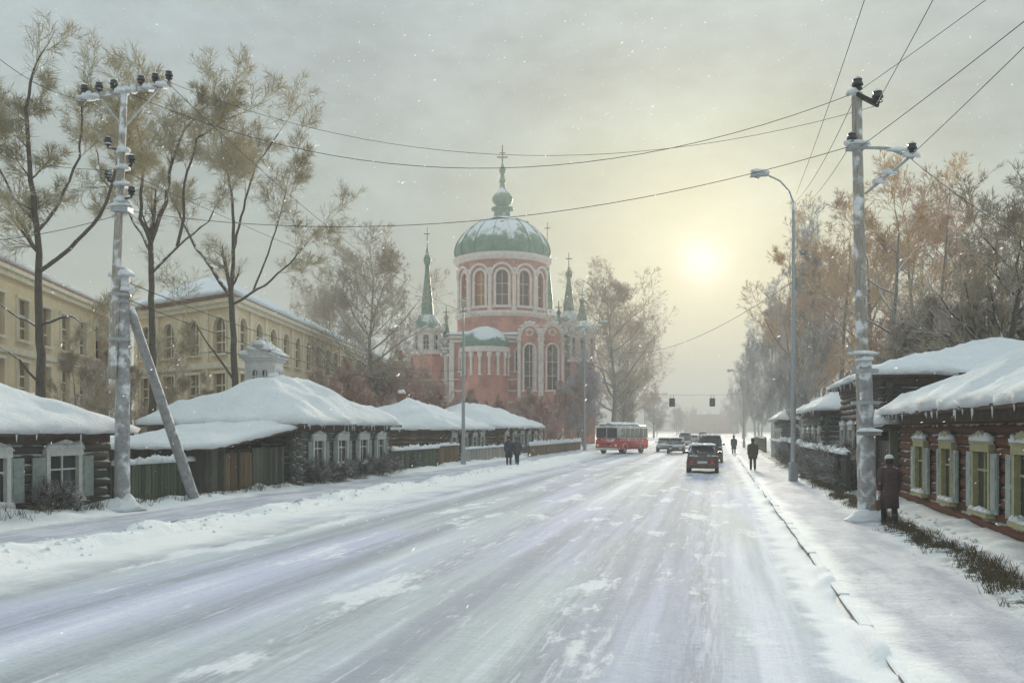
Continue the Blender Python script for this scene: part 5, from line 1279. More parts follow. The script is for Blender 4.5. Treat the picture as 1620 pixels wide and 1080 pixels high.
# ---------------------------------------------------------------- people
M_SKIN = mat('skin', (0.50, 0.30, 0.22), 0.6, 0.1, 8)
M_HAIR = mat('dark_hair', (0.03, 0.022, 0.018), 0.8, 0.3, 20)
def person(label, loc, rotz, hgt, coat, trous, hat, stride=0.22, coat_len=0.50, bag=None):
    """walking figure in winter clothes, facing +x; one skinned body, clothes as children"""
    k = hgt / 1.75
    t = thing('person', label, 'person', loc, rotz)
    bm = bmesh.new(); sk = bm.verts.layers.skin.verify()
    def v(x, y, z, r, root=False):
        q = bm.verts.new((x * k, y * k, z * k)); q[sk].radius = (r * k, r * k); q[sk].use_root = root; return q
    def chain(a, pts):
        for p in pts: b = v(*p); bm.edges.new((a, b)); a = b
        return a
    pel = v(0, 0, 0.95, 0.135, True)
    ch = chain(pel, [(0.0, 0, 1.12, 0.13), (0.01, 0, 1.30, 0.15), (0.01, 0, 1.42, 0.12)])
    chain(ch, [(0.015, 0, 1.50, 0.055), (0.03, 0, 1.56, 0.065), (0.035, 0, 1.63, 0.088), (0.03, 0, 1.70, 0.07)])
    hands = []
    for s in (-1, 1):
        f = stride * s
        kn = (f * 0.75 + 0.07, s * 0.095, 0.52 - 0.0, 0.058); an = (f * 1.25 - (0.06 if s < 0 else 0.0), s * 0.095, 0.10 + (0.03 if s < 0 else 0), 0.042)
        chain(pel, [(0.01, s * 0.09, 0.88, 0.095), (f * 0.35 + 0.03, s * 0.095, 0.70, 0.078), kn, ((kn[0] + an[0]) / 2 - 0.01, s * 0.095, 0.31, 0.052), an, (an[0] + 0.07, s * 0.10, 0.055, 0.045), (an[0] + 0.17, s * 0.105, 0.035, 0.035)])
        g = -f * 0.8
        wr = (g * 0.9 + 0.10, s * 0.25, 0.86, 0.026)
        w = chain(ch, [(0.0, s * 0.13, 1.42, 0.075), (g * 0.1, s * 0.20, 1.38, 0.06), (g * 0.4 - 0.02, s * 0.235, 1.12, 0.045), (g * 0.7 + 0.04, s * 0.245, 0.98, 0.036), wr])
        pm = chain(w, [(wr[0] + 0.02, wr[1], 0.80, 0.032)])
        hands.append((wr[0], wr[1]))
        for i, (dx, ln) in enumerate(((0.030, 0.075), (0.010, 0.085), (-0.010, 0.080), (-0.030, 0.062))):
            chain(pm, [(wr[0] + 0.02 + dx, wr[1], 0.765, 0.0095), (wr[0] + 0.03 + dx * 1.1, wr[1] - s * 0.008, 0.765 - ln * 0.55, 0.0088), (wr[0] + 0.03 + dx * 1.1, wr[1] - s * 0.025, 0.765 - ln, 0.0080)])
        chain(pm, [(wr[0] + 0.055, wr[1] - s * 0.012, 0.80, 0.0105), (wr[0] + 0.075, wr[1] - s * 0.02, 0.765, 0.0095)])
    me = bpy.data.meshes.new('body'); bm.to_mesh(me); bm.free()
    body = mesh_obj('body', me, M_SKIN, t, True)
    body.modifiers.new('skin', 'SKIN').use_smooth_shade = True
    sb = body.modifiers.new('sub', 'SUBSURF'); sb.levels = 1; sb.render_levels = 1
    def shell(name, rings, m, n=12):
        mb = MB(); b = 0
        for (x, y, z, rx, ry_) in rings:
            for q in range(n):
                a = 2 * math.pi * q / n; mb.v.append(((x + rx * math.cos(a)) * k, (y + ry_ * math.sin(a)) * k, z * k))
        for i in range(len(rings) - 1):
            for q in range(n): mb.f.append((i * n + q, i * n + (q + 1) % n, (i + 1) * n + (q + 1) % n, (i + 1) * n + q))
        mb.f.append(tuple(range(n))[::-1]); mb.f.append(tuple((len(rings) - 1) * n + q for q in range(n)))
        return mb.build(name, m, t, True)
    hem = 0.98 - coat_len
    shell('coat', [(0.0, 0, hem, 0.20 + stride * 0.35, 0.24), (0, 0, (hem + 1.0) / 2, 0.19, 0.225), (0, 0, 1.02, 0.165, 0.20), (0.0, 0, 1.15, 0.16, 0.205), (0.01, 0, 1.32, 0.165, 0.235), (0.01, 0, 1.42, 0.135, 0.215), (0.015, 0, 1.48, 0.085, 0.11), (0.02, 0, 1.55, 0.085, 0.085)], coat, 16)
    for s in (-1, 1):
        g = -stride * s * 0.8
        A, B, C, D = (0.0, s * 0.16, 1.42), (g * 0.2, s * 0.22, 1.34), (g * 0.4 - 0.02, s * 0.24, 1.12), (g * 0.9 + 0.09, s * 0.25, 0.885)
        MB().tube([tuple(q * k for q in p) for p in (A, B, C, ((C[0] + D[0]) / 2, C[1], (C[2] + D[2]) / 2), D)], [q * k for q in (0.075, 0.085, 0.07, 0.062, 0.058)], 10).build('sleeve', coat, t, True)
        f = stride * s
        an = (f * 1.25 - (0.06 if s < 0 else 0.0), s * 0.095, 0.10 + (0.03 if s < 0 else 0))
        MB().tube([tuple(q * k for q in p) for p in ((0.0, s * 0.09, 0.93), (f * 0.4 + 0.04, s * 0.095, 0.70), (f * 0.75 + 0.07, s * 0.095, 0.52), (an[0], an[1], an[2] + 0.06))], [q * k for q in (0.115, 0.095, 0.075, 0.068)], 10).build('trouser_leg', trous, t, True)
        MB().tube([tuple(q * k for q in p) for p in ((an[0] - 0.01, an[1], an[2] + 0.16), (an[0], an[1], an[2] - 0.01), (an[0] + 0.06, an[1], an[2] - 0.045), (an[0] + 0.16, an[1], an[2] - 0.055), (an[0] + 0.21, an[1], an[2] - 0.06))], [q * k for q in (0.062, 0.064, 0.058, 0.05, 0.025)], 10).build('boot', M_TYRE, t, True)
        MB().lathe([(0.001, 0), (0.009 * k, 0.002), (0.001, 0.004)], 6, ((0.118) * k, s * 0.032 * k, 1.645 * k)).build('eye', M_INS, t)
        MB().blob((0.035 * k, s * 0.088 * k, 1.60 * k), 0.02 * k, 0.012 * k, 0.045 * k, 2).build('ear', M_SKIN, t, True)
    MB().prism([(0.115 * k, -0.014 * k, 1.60 * k), (0.115 * k, 0.014 * k, 1.60 * k), (0.148 * k, 0, 1.603 * k)], (-0.005 * k, 0, 0.05 * k)).build('nose', M_SKIN, t)
    MB().box(0.112 * k, 0.122 * k, -0.024 * k, 0.024 * k, 1.572 * k, 1.580 * k).build('mouth', mat('lips', (0.35, 0.13, 0.11), 0.6), t)
    shell('hair', [(0.0, 0, 1.56, 0.075, 0.085), (0.0, 0, 1.62, 0.095, 0.10), (0.005, 0, 1.69, 0.10, 0.098)], M_HAIR)
    shell('hat', [(0.03, 0, 1.665, 0.108, 0.106), (0.03, 0, 1.70, 0.115, 0.113), (0.03, 0, 1.755, 0.095, 0.095), (0.03, 0, 1.785, 0.05, 0.05), (0.03, 0, 1.795, 0.01, 0.01)], hat)
    if bag:
        hx, hy = hands[1]
        MB().box((hx - 0.14) * k, (hx + 0.17) * k, (hy - 0.03) * k, (hy + 0.09) * k, 0.36 * k, 0.62 * k).build('bag', bag, t, bevel=0.03)
        MB().tube([((hx - 0.06) * k, hy * k, 0.62 * k), ((hx + 0.03) * k, hy * k, 0.745 * k), ((hx + 0.10) * k, hy * k, 0.62 * k)], 0.01, 6).build('bag_strap', M_INS, t)
    return t
def cloth(n, c): return mat(n, c, 0.9, 0.2, 12, bump=0.1)
NAVY, BLK, GRY = cloth('navy_cloth', (0.03, 0.04, 0.075)), cloth('black_cloth', (0.025, 0.025, 0.028)), cloth('slate_cloth', (0.07, 0.075, 0.09))
WHT = cloth('white_wool', (0.65, 0.64, 0.62))
def gp(px, d, dz=0.0):
    p = G(px, d); p.z = max(0.0, ground_z(p.x, p.y)) + dz if not (RX0 < p.x < RX1) else road_z(p.x, p.y); return p
person('person in navy coat, left of the pair walking at the road edge', gp(805, 54.0), DN + 0.25, 1.72, NAVY, BLK, BLK, bag=None)
person('person in slate jacket, right of the pair walking at the road edge', gp(818, 54.4), DN + 0.1, 1.66, GRY, NAVY, NAVY, coat_len=0.3)
person('person in long dark coat and white hat beside the right pole', gp(1407, 20.2), UP, 1.56, cloth('plum_cloth', (0.075, 0.045, 0.05)), BLK, WHT, 0.18, 0.55, bag=cloth('brown_leather', (0.12, 0.07, 0.04)))
person('person in dark olive jacket walking away along the right kerb', gp(1191, 48.5), UP, 1.72, cloth('dark_olive_cloth', (0.06, 0.06, 0.045)), GRY, BLK, 0.26, 0.35)
person('distant dark dressed person on the right kerb beside the van', gp(1161, 84), UP, 1.74, GRY, BLK, BLK)

# ---------------------------------------------------------------- trees
def bark(name, c, snow=0.9, lo=0.5): return mat(name, c, 0.9, 0.4, 4, snow=snow, bump=0.3, snow_lo=lo, patch=3.5, stretch=(4, 4, 1))
def twigm(name, c1, c2, frost=0.35):
    """twig colour that drifts between two tones in clumps, some clumps rimed"""
    m = mat(name, c1, 0.9, 0.2, 0.55, snow=min(0.95, frost * 1.35), col2=c2, snow_lo=0.22, patch=0.9)
    return m
M_BARK = bark('dark_bark', (0.10, 0.082, 0.065)); M_BARKG = bark('grey_bark', (0.27, 0.25, 0.23), 0.9, 0.35); M_BIRCH = bark('birch_bark', (0.50, 0.48, 0.46))
M_TWO = twigm('olive_brown_twigs', (0.28, 0.225, 0.11), (0.52, 0.42, 0.23), 0.4)
M_TWG = twigm('golden_brown_twigs', (0.56, 0.34, 0.16), (0.78, 0.56, 0.32), 0.42)
M_TWR = twigm('reddish_twigs', (0.48, 0.28, 0.20), (0.68, 0.46, 0.34), 0.45)
M_TWY = twigm('grey_lilac_twigs', (0.30, 0.275, 0.27), (0.50, 0.47, 0.46), 0.6)
M_TWB = twigm('beige_twigs', (0.42, 0.31, 0.20), (0.62, 0.49, 0.34), 0.5)
M_TWD = twigm('dark_brown_twigs', (0.28, 0.21, 0.14), (0.50, 0.39, 0.26), 0.5)
M_RUST = twigm('rust_dead_leaves', (0.26, 0.12, 0.06), (0.36, 0.20, 0.10), 0.3)

class Tree:
    def __init__(s, seed): s.r = random.Random(seed); s.big = []; s.tw = []
    def rv(s):
        r = s.r
        while True:
            v = Vector((r.uniform(-1, 1), r.uniform(-1, 1), r.uniform(-1, 1)))
            if 0.05 < v.length < 1: return v.normalized()
    def seg(s, p, q, r0, r1):
        (s.big if r0 > 0.030 else s.tw).append((p.x, p.y, p.z, q.x, q.y, q.z, r0, r1))
    def branch(s, p, d, L, r, lev, maxlev, kids, trop, wob=0.22, tuft=4, spread=(0.5, 0.95), tip=0.008):
        R = s.r; n = 5 if lev < maxlev - 1 else (4 if lev < maxlev else 2)
        d = d.normalized(); st = L / n; rr = r
        for i in range(n):
            d = (d + s.rv() * wob + Vector((0, 0, trop))).normalized()
            q = p + d * st; r2 = max(tip, r * (1 - (i + 1) / n * 0.78)); s.seg(p, q, rr, r2); p, rr = q, r2
            if lev < maxlev and (i > 0 or lev > 1):
                for _ in range(R.choice(kids[min(lev, len(kids) - 1)])):
                    ax = d.cross(s.rv()); 
                    if ax.length < 1e-3: continue
                    nd = Matrix.Rotation(R.uniform(*spread), 3, ax.normalized()) @ d
                    s.branch(p - d * st * R.random() * 0.6, nd, L * R.uniform(0.38, 0.62) * (1 - 0.35 * i / n), max(tip, rr * 0.62), lev + 1, maxlev, kids, trop, wob, tuft, spread, tip)
        if lev >= maxlev - 1:
            for _ in range(tuft):
                nd = (d + s.rv() * 0.6).normalized(); l = R.uniform(0.12, 0.36); s.seg(p, p + nd * l, tip, tip * 0.6)
    def limb(s, pts, r0, r1, lev, maxlev, kids, trop, L, start=0.35, dens=1.0, **kw):
        """given limb as a polyline, smoothed and wobbled, side branches from start onwards"""
        R = s.r; P = []
        for i in range(len(pts) - 1):
            a, b = Vector(pts[i]), Vector(pts[i + 1]); k = max(2, int((b - a).length / 0.5))
            for j in range(k): P.append(a.lerp(b, j / k))
        P.append(Vector(pts[-1])); n = len(P)
        P = [P[0]] + [p + s.rv() * 0.04 for p in P[1:]]
        for i in range(n - 1):
            t0, t1 = i / (n - 1), (i + 1) / (n - 1)
            s.seg(P[i], P[i + 1], r0 + (r1 - r0) * t0, r0 + (r1 - r0) * t1)
            if t0 > start and R.random() < dens:
                d = (P[i + 1] - P[i]).normalized()
                for _ in range(R.choice((1, 1, 2))):
                    nd = Matrix.Rotation(R.uniform(0.5, 1.1), 3, d.cross(s.rv()).normalized()) @ d
                    s.branch(P[i], nd, L * R.uniform(0.6, 1.15) * (1.15 - 0.5 * t0), max(0.012, (r0 + (r1 - r0) * t0) * 0.45), lev, maxlev, kids, trop, **kw)
        d = (P[-1] - P[-2]).normalized()
        s.branch(P[-1], d, L, r1, lev, maxlev, kids, trop, **kw)
    def build(s, name, label, loc, mb_, mt, group=None, rotz=0.0, cat='tree', extra=None):
        t = thing(name, label, cat, loc, rotz, group)
        if s.big: mesh_obj('trunk', seg_mesh('trunk', s.big, 7, True), mb_, t)
        if s.tw: mesh_obj('crown', seg_mesh('crown', s.tw, 3), mt, t)
        return t

def bare_tree(seed, h, r0, levels=4, limbs=9, clear=0.3, up=0.10, kids=((2, 3), (1, 2, 2), (1, 1, 2), (0, 1, 1)), wide=0.5, tuft=4, lean=0.0, tip=0.010):
    T = Tree(seed); R = T.r; n = 12; p = Vector((0, 0, -0.15)); d = Vector((lean, 0, 1)).normalized(); st = (h * 0.82 + 0.15) / n; rr = r0
    nodes = []
    for i in range(n):
        d = (d + T.rv() * 0.06 + Vector((0, 0, 0.05))).normalized(); q = p + d * st
        r2 = r0 * (1 - 0.88 * (i + 1) / n) ** 0.9 + 0.01; T.seg(p, q, rr, r2); nodes.append((q, d.copy(), r2)); p, rr = q, r2
    for i, (q, d, r) in enumerate(nodes):
        f = (i + 1) / n
        if f < clear: continue
        for _ in range(max(1, round(limbs / (n * (1 - clear))))):
            a = R.uniform(0, 6.283); el = R.uniform(0.35, 0.9)
            nd = Vector((math.cos(a) * math.cos(el), math.sin(a) * math.cos(el), math.sin(el)))
            T.branch(q, nd, h * wide * R.uniform(0.55, 1.0) * (0.30 + 0.72 * math.sin(math.pi * min(1, (f - clear) / (1 - clear) * 0.75 + 0.22))), max(0.02, r * 0.6), 1, levels, kids, up, tuft=tuft, tip=tip)
    T.branch(p, d, h * 0.22, rr, 1, levels, kids, up, tuft=tuft, tip=tip)
    return T

# the three open trees on the left, limbs laid out after the photograph
def left_tree(label, bpx, d, limbs, seed, trunk_r, L, lev=2):
    base = G(bpx, d); T = Tree(seed)
    def P(px, py, dy=0.0):
        if py < 230: py = py + (230 - py) * 0.42
        w = W(px, py, d + dy); return w - base
    for pts, r0, r1, start, dens in limbs:
        T.limb([P(*p) for p in pts], r0, r1, lev, lev + 3, ((1,), (1,), (1, 1, 2), (1, 1, 2), (1, 1, 2)), 0.05, L * 1.12, start * 0.85, dens * 0.56, wob=0.2, tuft=2, spread=(0.4, 1.05), tip=0.0075)
    return T.build('tall_tree', label, base, M_BARK, M_TWO, 'open crowned trees behind the left houses')
left_tree('tall open tree at the far left behind the black log house', 62, 33,
    [([(62, 780), (64, 560), (60, 380), (46, 260), (40, 130), (48, 60)], 0.22, 0.05, 0.62, 0.9),
     ([(62, 430, 0), (108, 395, -1), (160, 340, -2), (190, 250, -3), (215, 150, -2)], 0.085, 0.03, 0.62, 0.9),
     ([(60, 365, 0), (95, 320, 1), (125, 250, 2), (130, 120, 2)], 0.07, 0.03, 0.55, 0.9),
     ([(56, 352, 0), (20, 310, 1), (-10, 250, 1), (-20, 190, 1)], 0.07, 0.025, 0.5, 0.9),
     ([(66, 512, 0), (110, 500, -1), (135, 512, -2)], 0.06, 0.02, 0.7, 0.4), ([(64, 520, 0), (20, 495, 1), (-20, 470, 1)], 0.06, 0.02, 0.7, 0.4),
     ([(62, 605, 0), (30, 570, -1), (-5, 545, -1)], 0.05, 0.02, 0.7, 0.4)], 11, 0.2, 1.9)
left_tree('forked open tree just right of the left power pole', 238, 40,
    [([(238, 760), (242, 600), (240, 455), (238, 385)], 0.20, 0.12, 2.0, 0),
     ([(238, 385, 0), (262, 320, 0), (270, 260, 1), (290, 190, 1), (330, 120, 1)], 0.11, 0.03, 0.55, 0.95),
     ([(238, 385, 0), (222, 345, -1), (226, 250, -2), (215, 170, -2)], 0.09, 0.03, 0.5, 0.95),
     ([(242, 430, 0), (280, 390, 1), (330, 350, 2), (352, 300, 2)], 0.07, 0.02, 0.5, 0.7),
     ([(280, 390, 1), (290, 345, 1), (292, 290, 1), (312, 210, 0), (370, 150, 0)], 0.08, 0.03, 0.5, 0.95),
     ([(240, 400, 0), (200, 330, 2), (160, 280, 2), (150, 210, 3)], 0.07, 0.025, 0.5, 0.9)], 12, 0.2, 2.2)
left_tree('spreading open tree in front of the ochre building', 372, 48,
    [([(372, 760), (374, 620), (368, 520), (365, 470)], 0.22, 0.15, 2.0, 0),
     ([(365, 470, 0), (335, 425, 1), (305, 385, 2), (280, 330, 2), (255, 280, 2)], 0.12, 0.03, 0.5, 0.8),
     ([(365, 465, 0), (370, 400, 0), (368, 320, -1), (352, 230, -1), (345, 160, -1)], 0.12, 0.03, 0.45, 0.9),
     ([(368, 400, 0), (385, 330, 1), (405, 260, 1), (440, 200, 1)], 0.08, 0.03, 0.5, 0.95),
     ([(370, 480, 0), (420, 450, -1), (460, 415, -2), (490, 380, -2)], 0.08, 0.025, 0.55, 0.9),
     ([(400, 462, -0.5), (425, 400, 0), (445, 330, 0), (460, 270, 0)], 0.06, 0.02, 0.5, 0.9),
     ([(372, 605, 0), (330, 545, -1), (300, 500, -2)], 0.07, 0.02, 0.8, 0.3), ([(370, 560, 0), (340, 555, 0), (300, 560, 1)], 0.04, 0.015, 0.8, 0.3)], 13, 0.2, 2.5)

PROTO = {}
def place(kind, T_args, mb_, mt, spots, group, name='bare_tree', cat='tree'):
    """spots: (px, d, height, label); one prototype mesh per kind, copies share it"""
    root = None; r_ = random.Random(hash(kind) % 1 + len(kind))
    for i, (px, d, h, label) in enumerate(spots):
        loc = G(px, d); loc.z = 0
        if root is None:
            T = bare_tree(*T_args[0], **T_args[1]); root = T.build(name, label, loc, mb_, mt, group, r_.uniform(0, 6), cat); h0 = T_args[0][1]; root.scale = (h / h0,) * 3
        else: copy_tree(root, loc, r_.uniform(0, 6), (h / h0 * r_.uniform(0.9, 1.12), h / h0 * r_.uniform(0.9, 1.12), h / h0), label)
    return root
hz_ = lambda d, py: CAM_H + d * (HZ - py) / F_PX
# right side, behind the houses
GR = 'golden brown trees behind the right houses'
place('gold', ((21, 15.0, 0.20), dict(limbs=14, clear=0.2, wide=0.40, tuft=5, kids=((2, 3), (1, 2, 2), (1, 1, 2), (0, 1, 1)))), M_BARKG, M_TWG,
      [(1402, 47, hz_(47, 285), 'golden brown tree directly behind the taller right house'), (1330, 62, hz_(62, 345), 'golden brown tree left of the right power pole'), (1480, 50, hz_(50, 300), 'golden brown tree right of the right power pole'),
       (1268, 72, hz_(72, 365), 'golden brown tree behind the right street lamp')], GR)
place('gold2', ((22, 15.0, 0.18), dict(limbs=13, clear=0.22, wide=0.38, tuft=5, kids=((2, 3), (1, 2, 2), (1, 1, 2), (0, 1, 1)))), M_BARKG, M_TWR,
      [(1445, 56, hz_(56, 295), 'rust tinted tree between two golden trees on the right'), (1365, 56, hz_(56, 345), 'reddish bare tree behind the right pole'), (1300, 80, hz_(80, 400), 'reddish bare tree behind the low grey house'), (1520, 58, hz_(58, 345), 'small reddish tree near the right edge')], GR)
T = bare_tree(33, 13.0, 0.24, limbs=13, clear=0.3, wide=0.42, tuft=5, kids=((2, 3), (1, 2, 2), (1, 1, 2), (0, 1, 1)))
T.build('bare_tree', 'dark limbed tree with rust tufts at the right picture edge', G(1596, 38), M_BARK, M_TWD)
place('hedge', ((41, 5.0, 0.07), dict(limbs=16, clear=0.0, wide=0.5, tuft=6, kids=((2, 3), (1, 2), (1, 1, 2), (0, 1, 1)))), M_BARK, M_TWD,
      [(1500, 45, 8.0, 'dark bushy thicket left of three above the right roofs'), (1545, 44, 8.4, 'dark bushy thicket in the middle of three above the right roofs'), (1600, 43, 8.8, 'dark bushy thicket at the right edge above the roofs')], 'thickets behind the right roofs', 'thicket_bush', 'bush')
# avenue on the right, receding
sp = []
avd = [66, 78, 90, 103, 117, 133, 150, 170, 195, 225, 260, 300, 350, 410, 480]
av_words = ['nearest', 'second nearest', 'third', 'fourth', 'fifth', 'sixth', 'seventh', 'eighth', 'ninth', 'tenth', 'eleventh', 'twelfth', 'thirteenth', 'fourteenth', 'farthest']
for i, d in enumerate(avd):
    X = 6.2 + (i % 3) * 1.6; px = VPX + F_PX * X / (CS * d); sp.append((px, d, 17.0 + (i * 7 % 5) * 0.9, f'{av_words[i]} grey bare tree of the right roadside avenue'))
place('grey', ((23, 17.0, 0.20), dict(limbs=16, clear=0.15, wide=0.26, tuft=4, up=0.2, kids=((2, 3), (1, 2, 2), (1, 1, 2), (0, 1, 1)))), M_BIRCH, M_TWY, sp[0::2], 'grey avenue trees right of the road')
place('grey2', ((24, 17.0, 0.18), dict(limbs=16, clear=0.2, wide=0.24, tuft=4, up=0.22, kids=((2, 3), (1, 2, 2), (1, 1, 2), (0, 1, 1)))), M_BIRCH, M_TWY, sp[1::2], 'grey avenue trees right of the road')
# left side
place('beige', ((25, 17.0, 0.22), dict(limbs=27, clear=0.22, wide=0.42, tuft=5, kids=((2, 3), (1, 2, 2), (1, 1, 2), (0, 1, 1)))), M_BARKG, M_TWB,
      [(578, 78, hz_(78, 372), 'round beige tree left of the church'), (968, 128, hz_(128, 428), 'beige tree right of the church'), (520, 96, hz_(96, 440), 'beige tree rising over the ochre building roof'), (985, 160, hz_(160, 500), 'smaller beige tree behind the second left lamp')], 'beige trees around the church')
# reddish thicket under the church
spots = [(500, 66, 6.2), (548, 72, 7.2), (600, 78, 7.8), (640, 84, 8.8), (676, 96, 8.0), (700, 88, 6.0), (745, 100, 6.2), (790, 104, 5.8), (835, 100, 6.4), (880, 112, 7.6), (915, 118, 9.0), (575, 92, 8.2), (655, 104, 9.0), (860, 92, 5.2), (450, 60, 4.6), (770, 92, 4.8)]
ords = ['leftmost', 'second', 'third', 'fourth', 'fifth', 'sixth', 'seventh', 'eighth', 'ninth', 'tenth', 'rightmost']
nm = ['shrubby tree under the snow capped white tower, reddish', 'reddish shrubby tree above the olive fence', 'reddish shrubby tree left of the brown log house roof', 'reddish shrubby tree at the near left corner of the brown house', 'reddish shrubby tree below the left church turret', 'low reddish shrubby tree just left of the first lamp', 'reddish shrubby tree just right of the first lamp', 'reddish shrubby tree below the church apse', 'reddish shrubby tree below the tall church gables', 'reddish shrubby tree below the right church turrets', 'tall reddish shrubby tree at the second left lamp', 'reddish shrubby tree in front of the round beige tree', 'tall reddish shrubby tree behind the brown log house', 'low reddish shrubby tree over the light brown house', 'small reddish shrubby tree right of the white tower', 'low reddish shrubby tree behind the brown house chimney']
sp = [(a, b, c, nm[i]) for i, (a, b, c) in enumerate(spots)]
KB = dict(limbs=22, clear=0.0, wide=0.52, tuft=6, kids=((2, 3), (1, 2), (1, 1, 2), (0, 1, 1)), tip=0.012)
place('red', ((26, 8.0, 0.09), KB), M_BARK, M_TWR, sp[0::2], 'reddish shrubby trees before the church', 'shrub_tree')
place('red2', ((27, 8.0, 0.09), KB), M_BARK, M_TWD and twigm('brown_rose_twigs', (0.45, 0.20, 0.14), (0.64, 0.37, 0.26), 0.38), sp[1::2], 'reddish shrubby trees before the church', 'shrub_tree')
# thin saplings between the left houses and the ochre building
place('sap', ((28, 7.0, 0.06), dict(limbs=16, clear=0.1, wide=0.34, tuft=5, up=0.15, kids=((2, 3), (1, 1, 2), (1, 1, 2), (0, 1)))), M_BARKG, M_TWB,
      [(120, 42, 6.5, 'thin beige sapling left of the left power pole'), (158, 46, 7.2, 'thin beige sapling touching the left power pole'), (275, 46, 5.6, 'thin sapling right of the diagonal strut'), (330, 49, 5.0, 'thin sapling above the shed roof'), (215, 50, 6.6, 'thin sapling between the pole and the strut')], 'saplings before the ochre buildings', 'sapling')
# receding trees left of the road
sp = []
for i, d in enumerate([112, 126, 142, 160, 182, 205, 235, 270, 315, 370, 440, 520]):
    X = -(16.5 + (i % 3) * 2.2); sp.append((VPX + F_PX * X / (CS * d), d, 11.0 + (i * 5 % 4) * 1.1, f'{["nearest", "second", "third", "fourth", "fifth", "sixth", "seventh", "eighth", "ninth", "tenth", "eleventh", "farthest"][i]} lilac grey tree of the left row behind the bus'))
place('lil', ((29, 12.0, 0.15), dict(limbs=20, clear=0.1, wide=0.36, tuft=5, kids=((2, 3), (1, 2, 2), (1, 1, 2), (0, 1, 1)))), M_BARKG, twigm('lilac_rose_twigs', (0.33, 0.26, 0.25), (0.52, 0.44, 0.43), 0.6), sp, 'lilac grey trees left of the far road')

place('far', ((30, 12.0, 0.15), dict(limbs=20, clear=0.08, wide=0.42, tuft=5, kids=((2, 3), (1, 2, 2), (1, 1, 2), (0, 1, 1)))), M_BARKG, M_TWR,
      [(1088, 560, 15, 'rosy far tree at the left end of the closing row'), (1098, 585, 17, 'rosy far tree second in the closing row'), (1108, 575, 13, 'rosy far tree third in the closing row'), (1119, 590, 14, 'rosy far tree at the middle of the closing row'), (1131, 578, 12, 'rosy far tree right of the middle of the closing row'), (1143, 588, 15, 'rosy far tree second from the right in the closing row'), (1156, 570, 17, 'rosy far tree at the right end of the closing row')], 'rosy trees closing the street')

# low shrubs against fences and house walls
def shrub(seed, h, tw=0.008, n=15):
    T = Tree(seed); R = T.r
    for _ in range(n):
        a = R.uniform(0, 6.283); el = R.uniform(0.5, 1.4)
        T.branch(Vector((R.uniform(-.25, .25), R.uniform(-.4, .4), -0.05)), Vector((math.cos(a) * math.cos(el), math.sin(a) * math.cos(el), math.sin(el))), h * R.uniform(0.5, 0.95), 0.016, 2, 4, ((1,), (1,), (1, 2), (1, 2)), 0.08, 0.3, 4, tip=tw * 0.8)
    return T
root = None
sh = [(-15.9, 33.4, 0.9, 'low dark shrub at the near corner of the peaked house'), (-15.8, 35.2, 0.8, 'low dark shrub under the second window of the peaked house'), (-15.8, 37.2, 0.75, 'low dark shrub under the third window of the peaked house'), (-15.7, 39.4, 0.8, 'low dark shrub under the last window of the peaked house'), (-15.8, 41.4, 0.8, 'low dark shrub at the far corner of the peaked house'),
      (4.75, 33.4, 1.2, 'dark snowy shrub behind the garden pickets nearest the gate'), (4.75, 35.3, 1.3, 'second dark snowy shrub behind the garden pickets'), (4.75, 37.4, 1.2, 'third dark snowy shrub behind the garden pickets'), (4.75, 39.6, 1.3, 'fourth dark snowy shrub behind the garden pickets'), (4.75, 42.0, 1.2, 'fifth dark snowy shrub behind the garden pickets'), (4.75, 44.6, 1.2, 'farthest dark snowy shrub behind the garden pickets'),
      (4.75, 50.0, 1.4, 'dark shrub at the near end of the low grey house'), (4.7, 54.0, 1.4, 'dark shrub at the middle of the low grey house'), (4.6, 58.5, 1.4, 'dark shrub at the far end of the low grey house'), (-16.4, 19.4, 0.7, 'small dark shrub under the black log house window'), (-16.5, 46.0, 0.8, 'small shrub in front of the olive fence')]
for i, (x, y, h, lb) in enumerate(sh):
    z = ground_z(x, y) - 0.02
    if root is None: root = shrub(51, 1.0).build('shrub', lb, (x, y, z), M_BARK, twigm('shrub_twigs', (0.05, 0.04, 0.032), (0.13, 0.10, 0.075), 0.55), 'low shrubs along the houses', 0.3, 'shrub'); root.scale = (h,) * 3
    else: copy_tree(root, (x, y, z), i * 1.7, h, lb)

# dead grass on the bare verge at right, and along the left houses
def dead_grass():
    R = random.Random(5); segs = []
    def tuftg(x, y, h, n):
        z = ground_z(x, y)
        for _ in range(n):
            a = R.uniform(0, 6.283); l = h * R.uniform(0.5, 1.1); b = Vector((x + R.gauss(0, .05), y + R.gauss(0, .05), z - 0.02)); e = b + Vector((math.cos(a) * l * 0.5, math.sin(a) * l * 0.5, l))
            segs.append((*b, *e, 0.006, 0.002))
    for _ in range(1500):
        y = R.uniform(9, 46); x = 3.95 + 0.3 * N3(y * 0.35, 4.0) + R.gauss(0, 0.16)
        if N3(x * 2.0, y * 0.9, 8) > -0.12: tuftg(x, y, R.uniform(0.06, 0.22), 9)
    for _ in range(350):
        y = R.uniform(14, 44); x = -16.2 + R.gauss(0, 0.2); tuftg(x, y, R.uniform(0.15, 0.35), 6)
    o = mesh_obj('dead_grass', seg_mesh('dead_grass', segs, 3), mat('dead_grass', (0.12, 0.095, 0.055), 0.9, 0.4, 3))
    tag(o, 'short dead grass poking through the snow along the verges', 'grass', kind='stuff')
dead_grass()

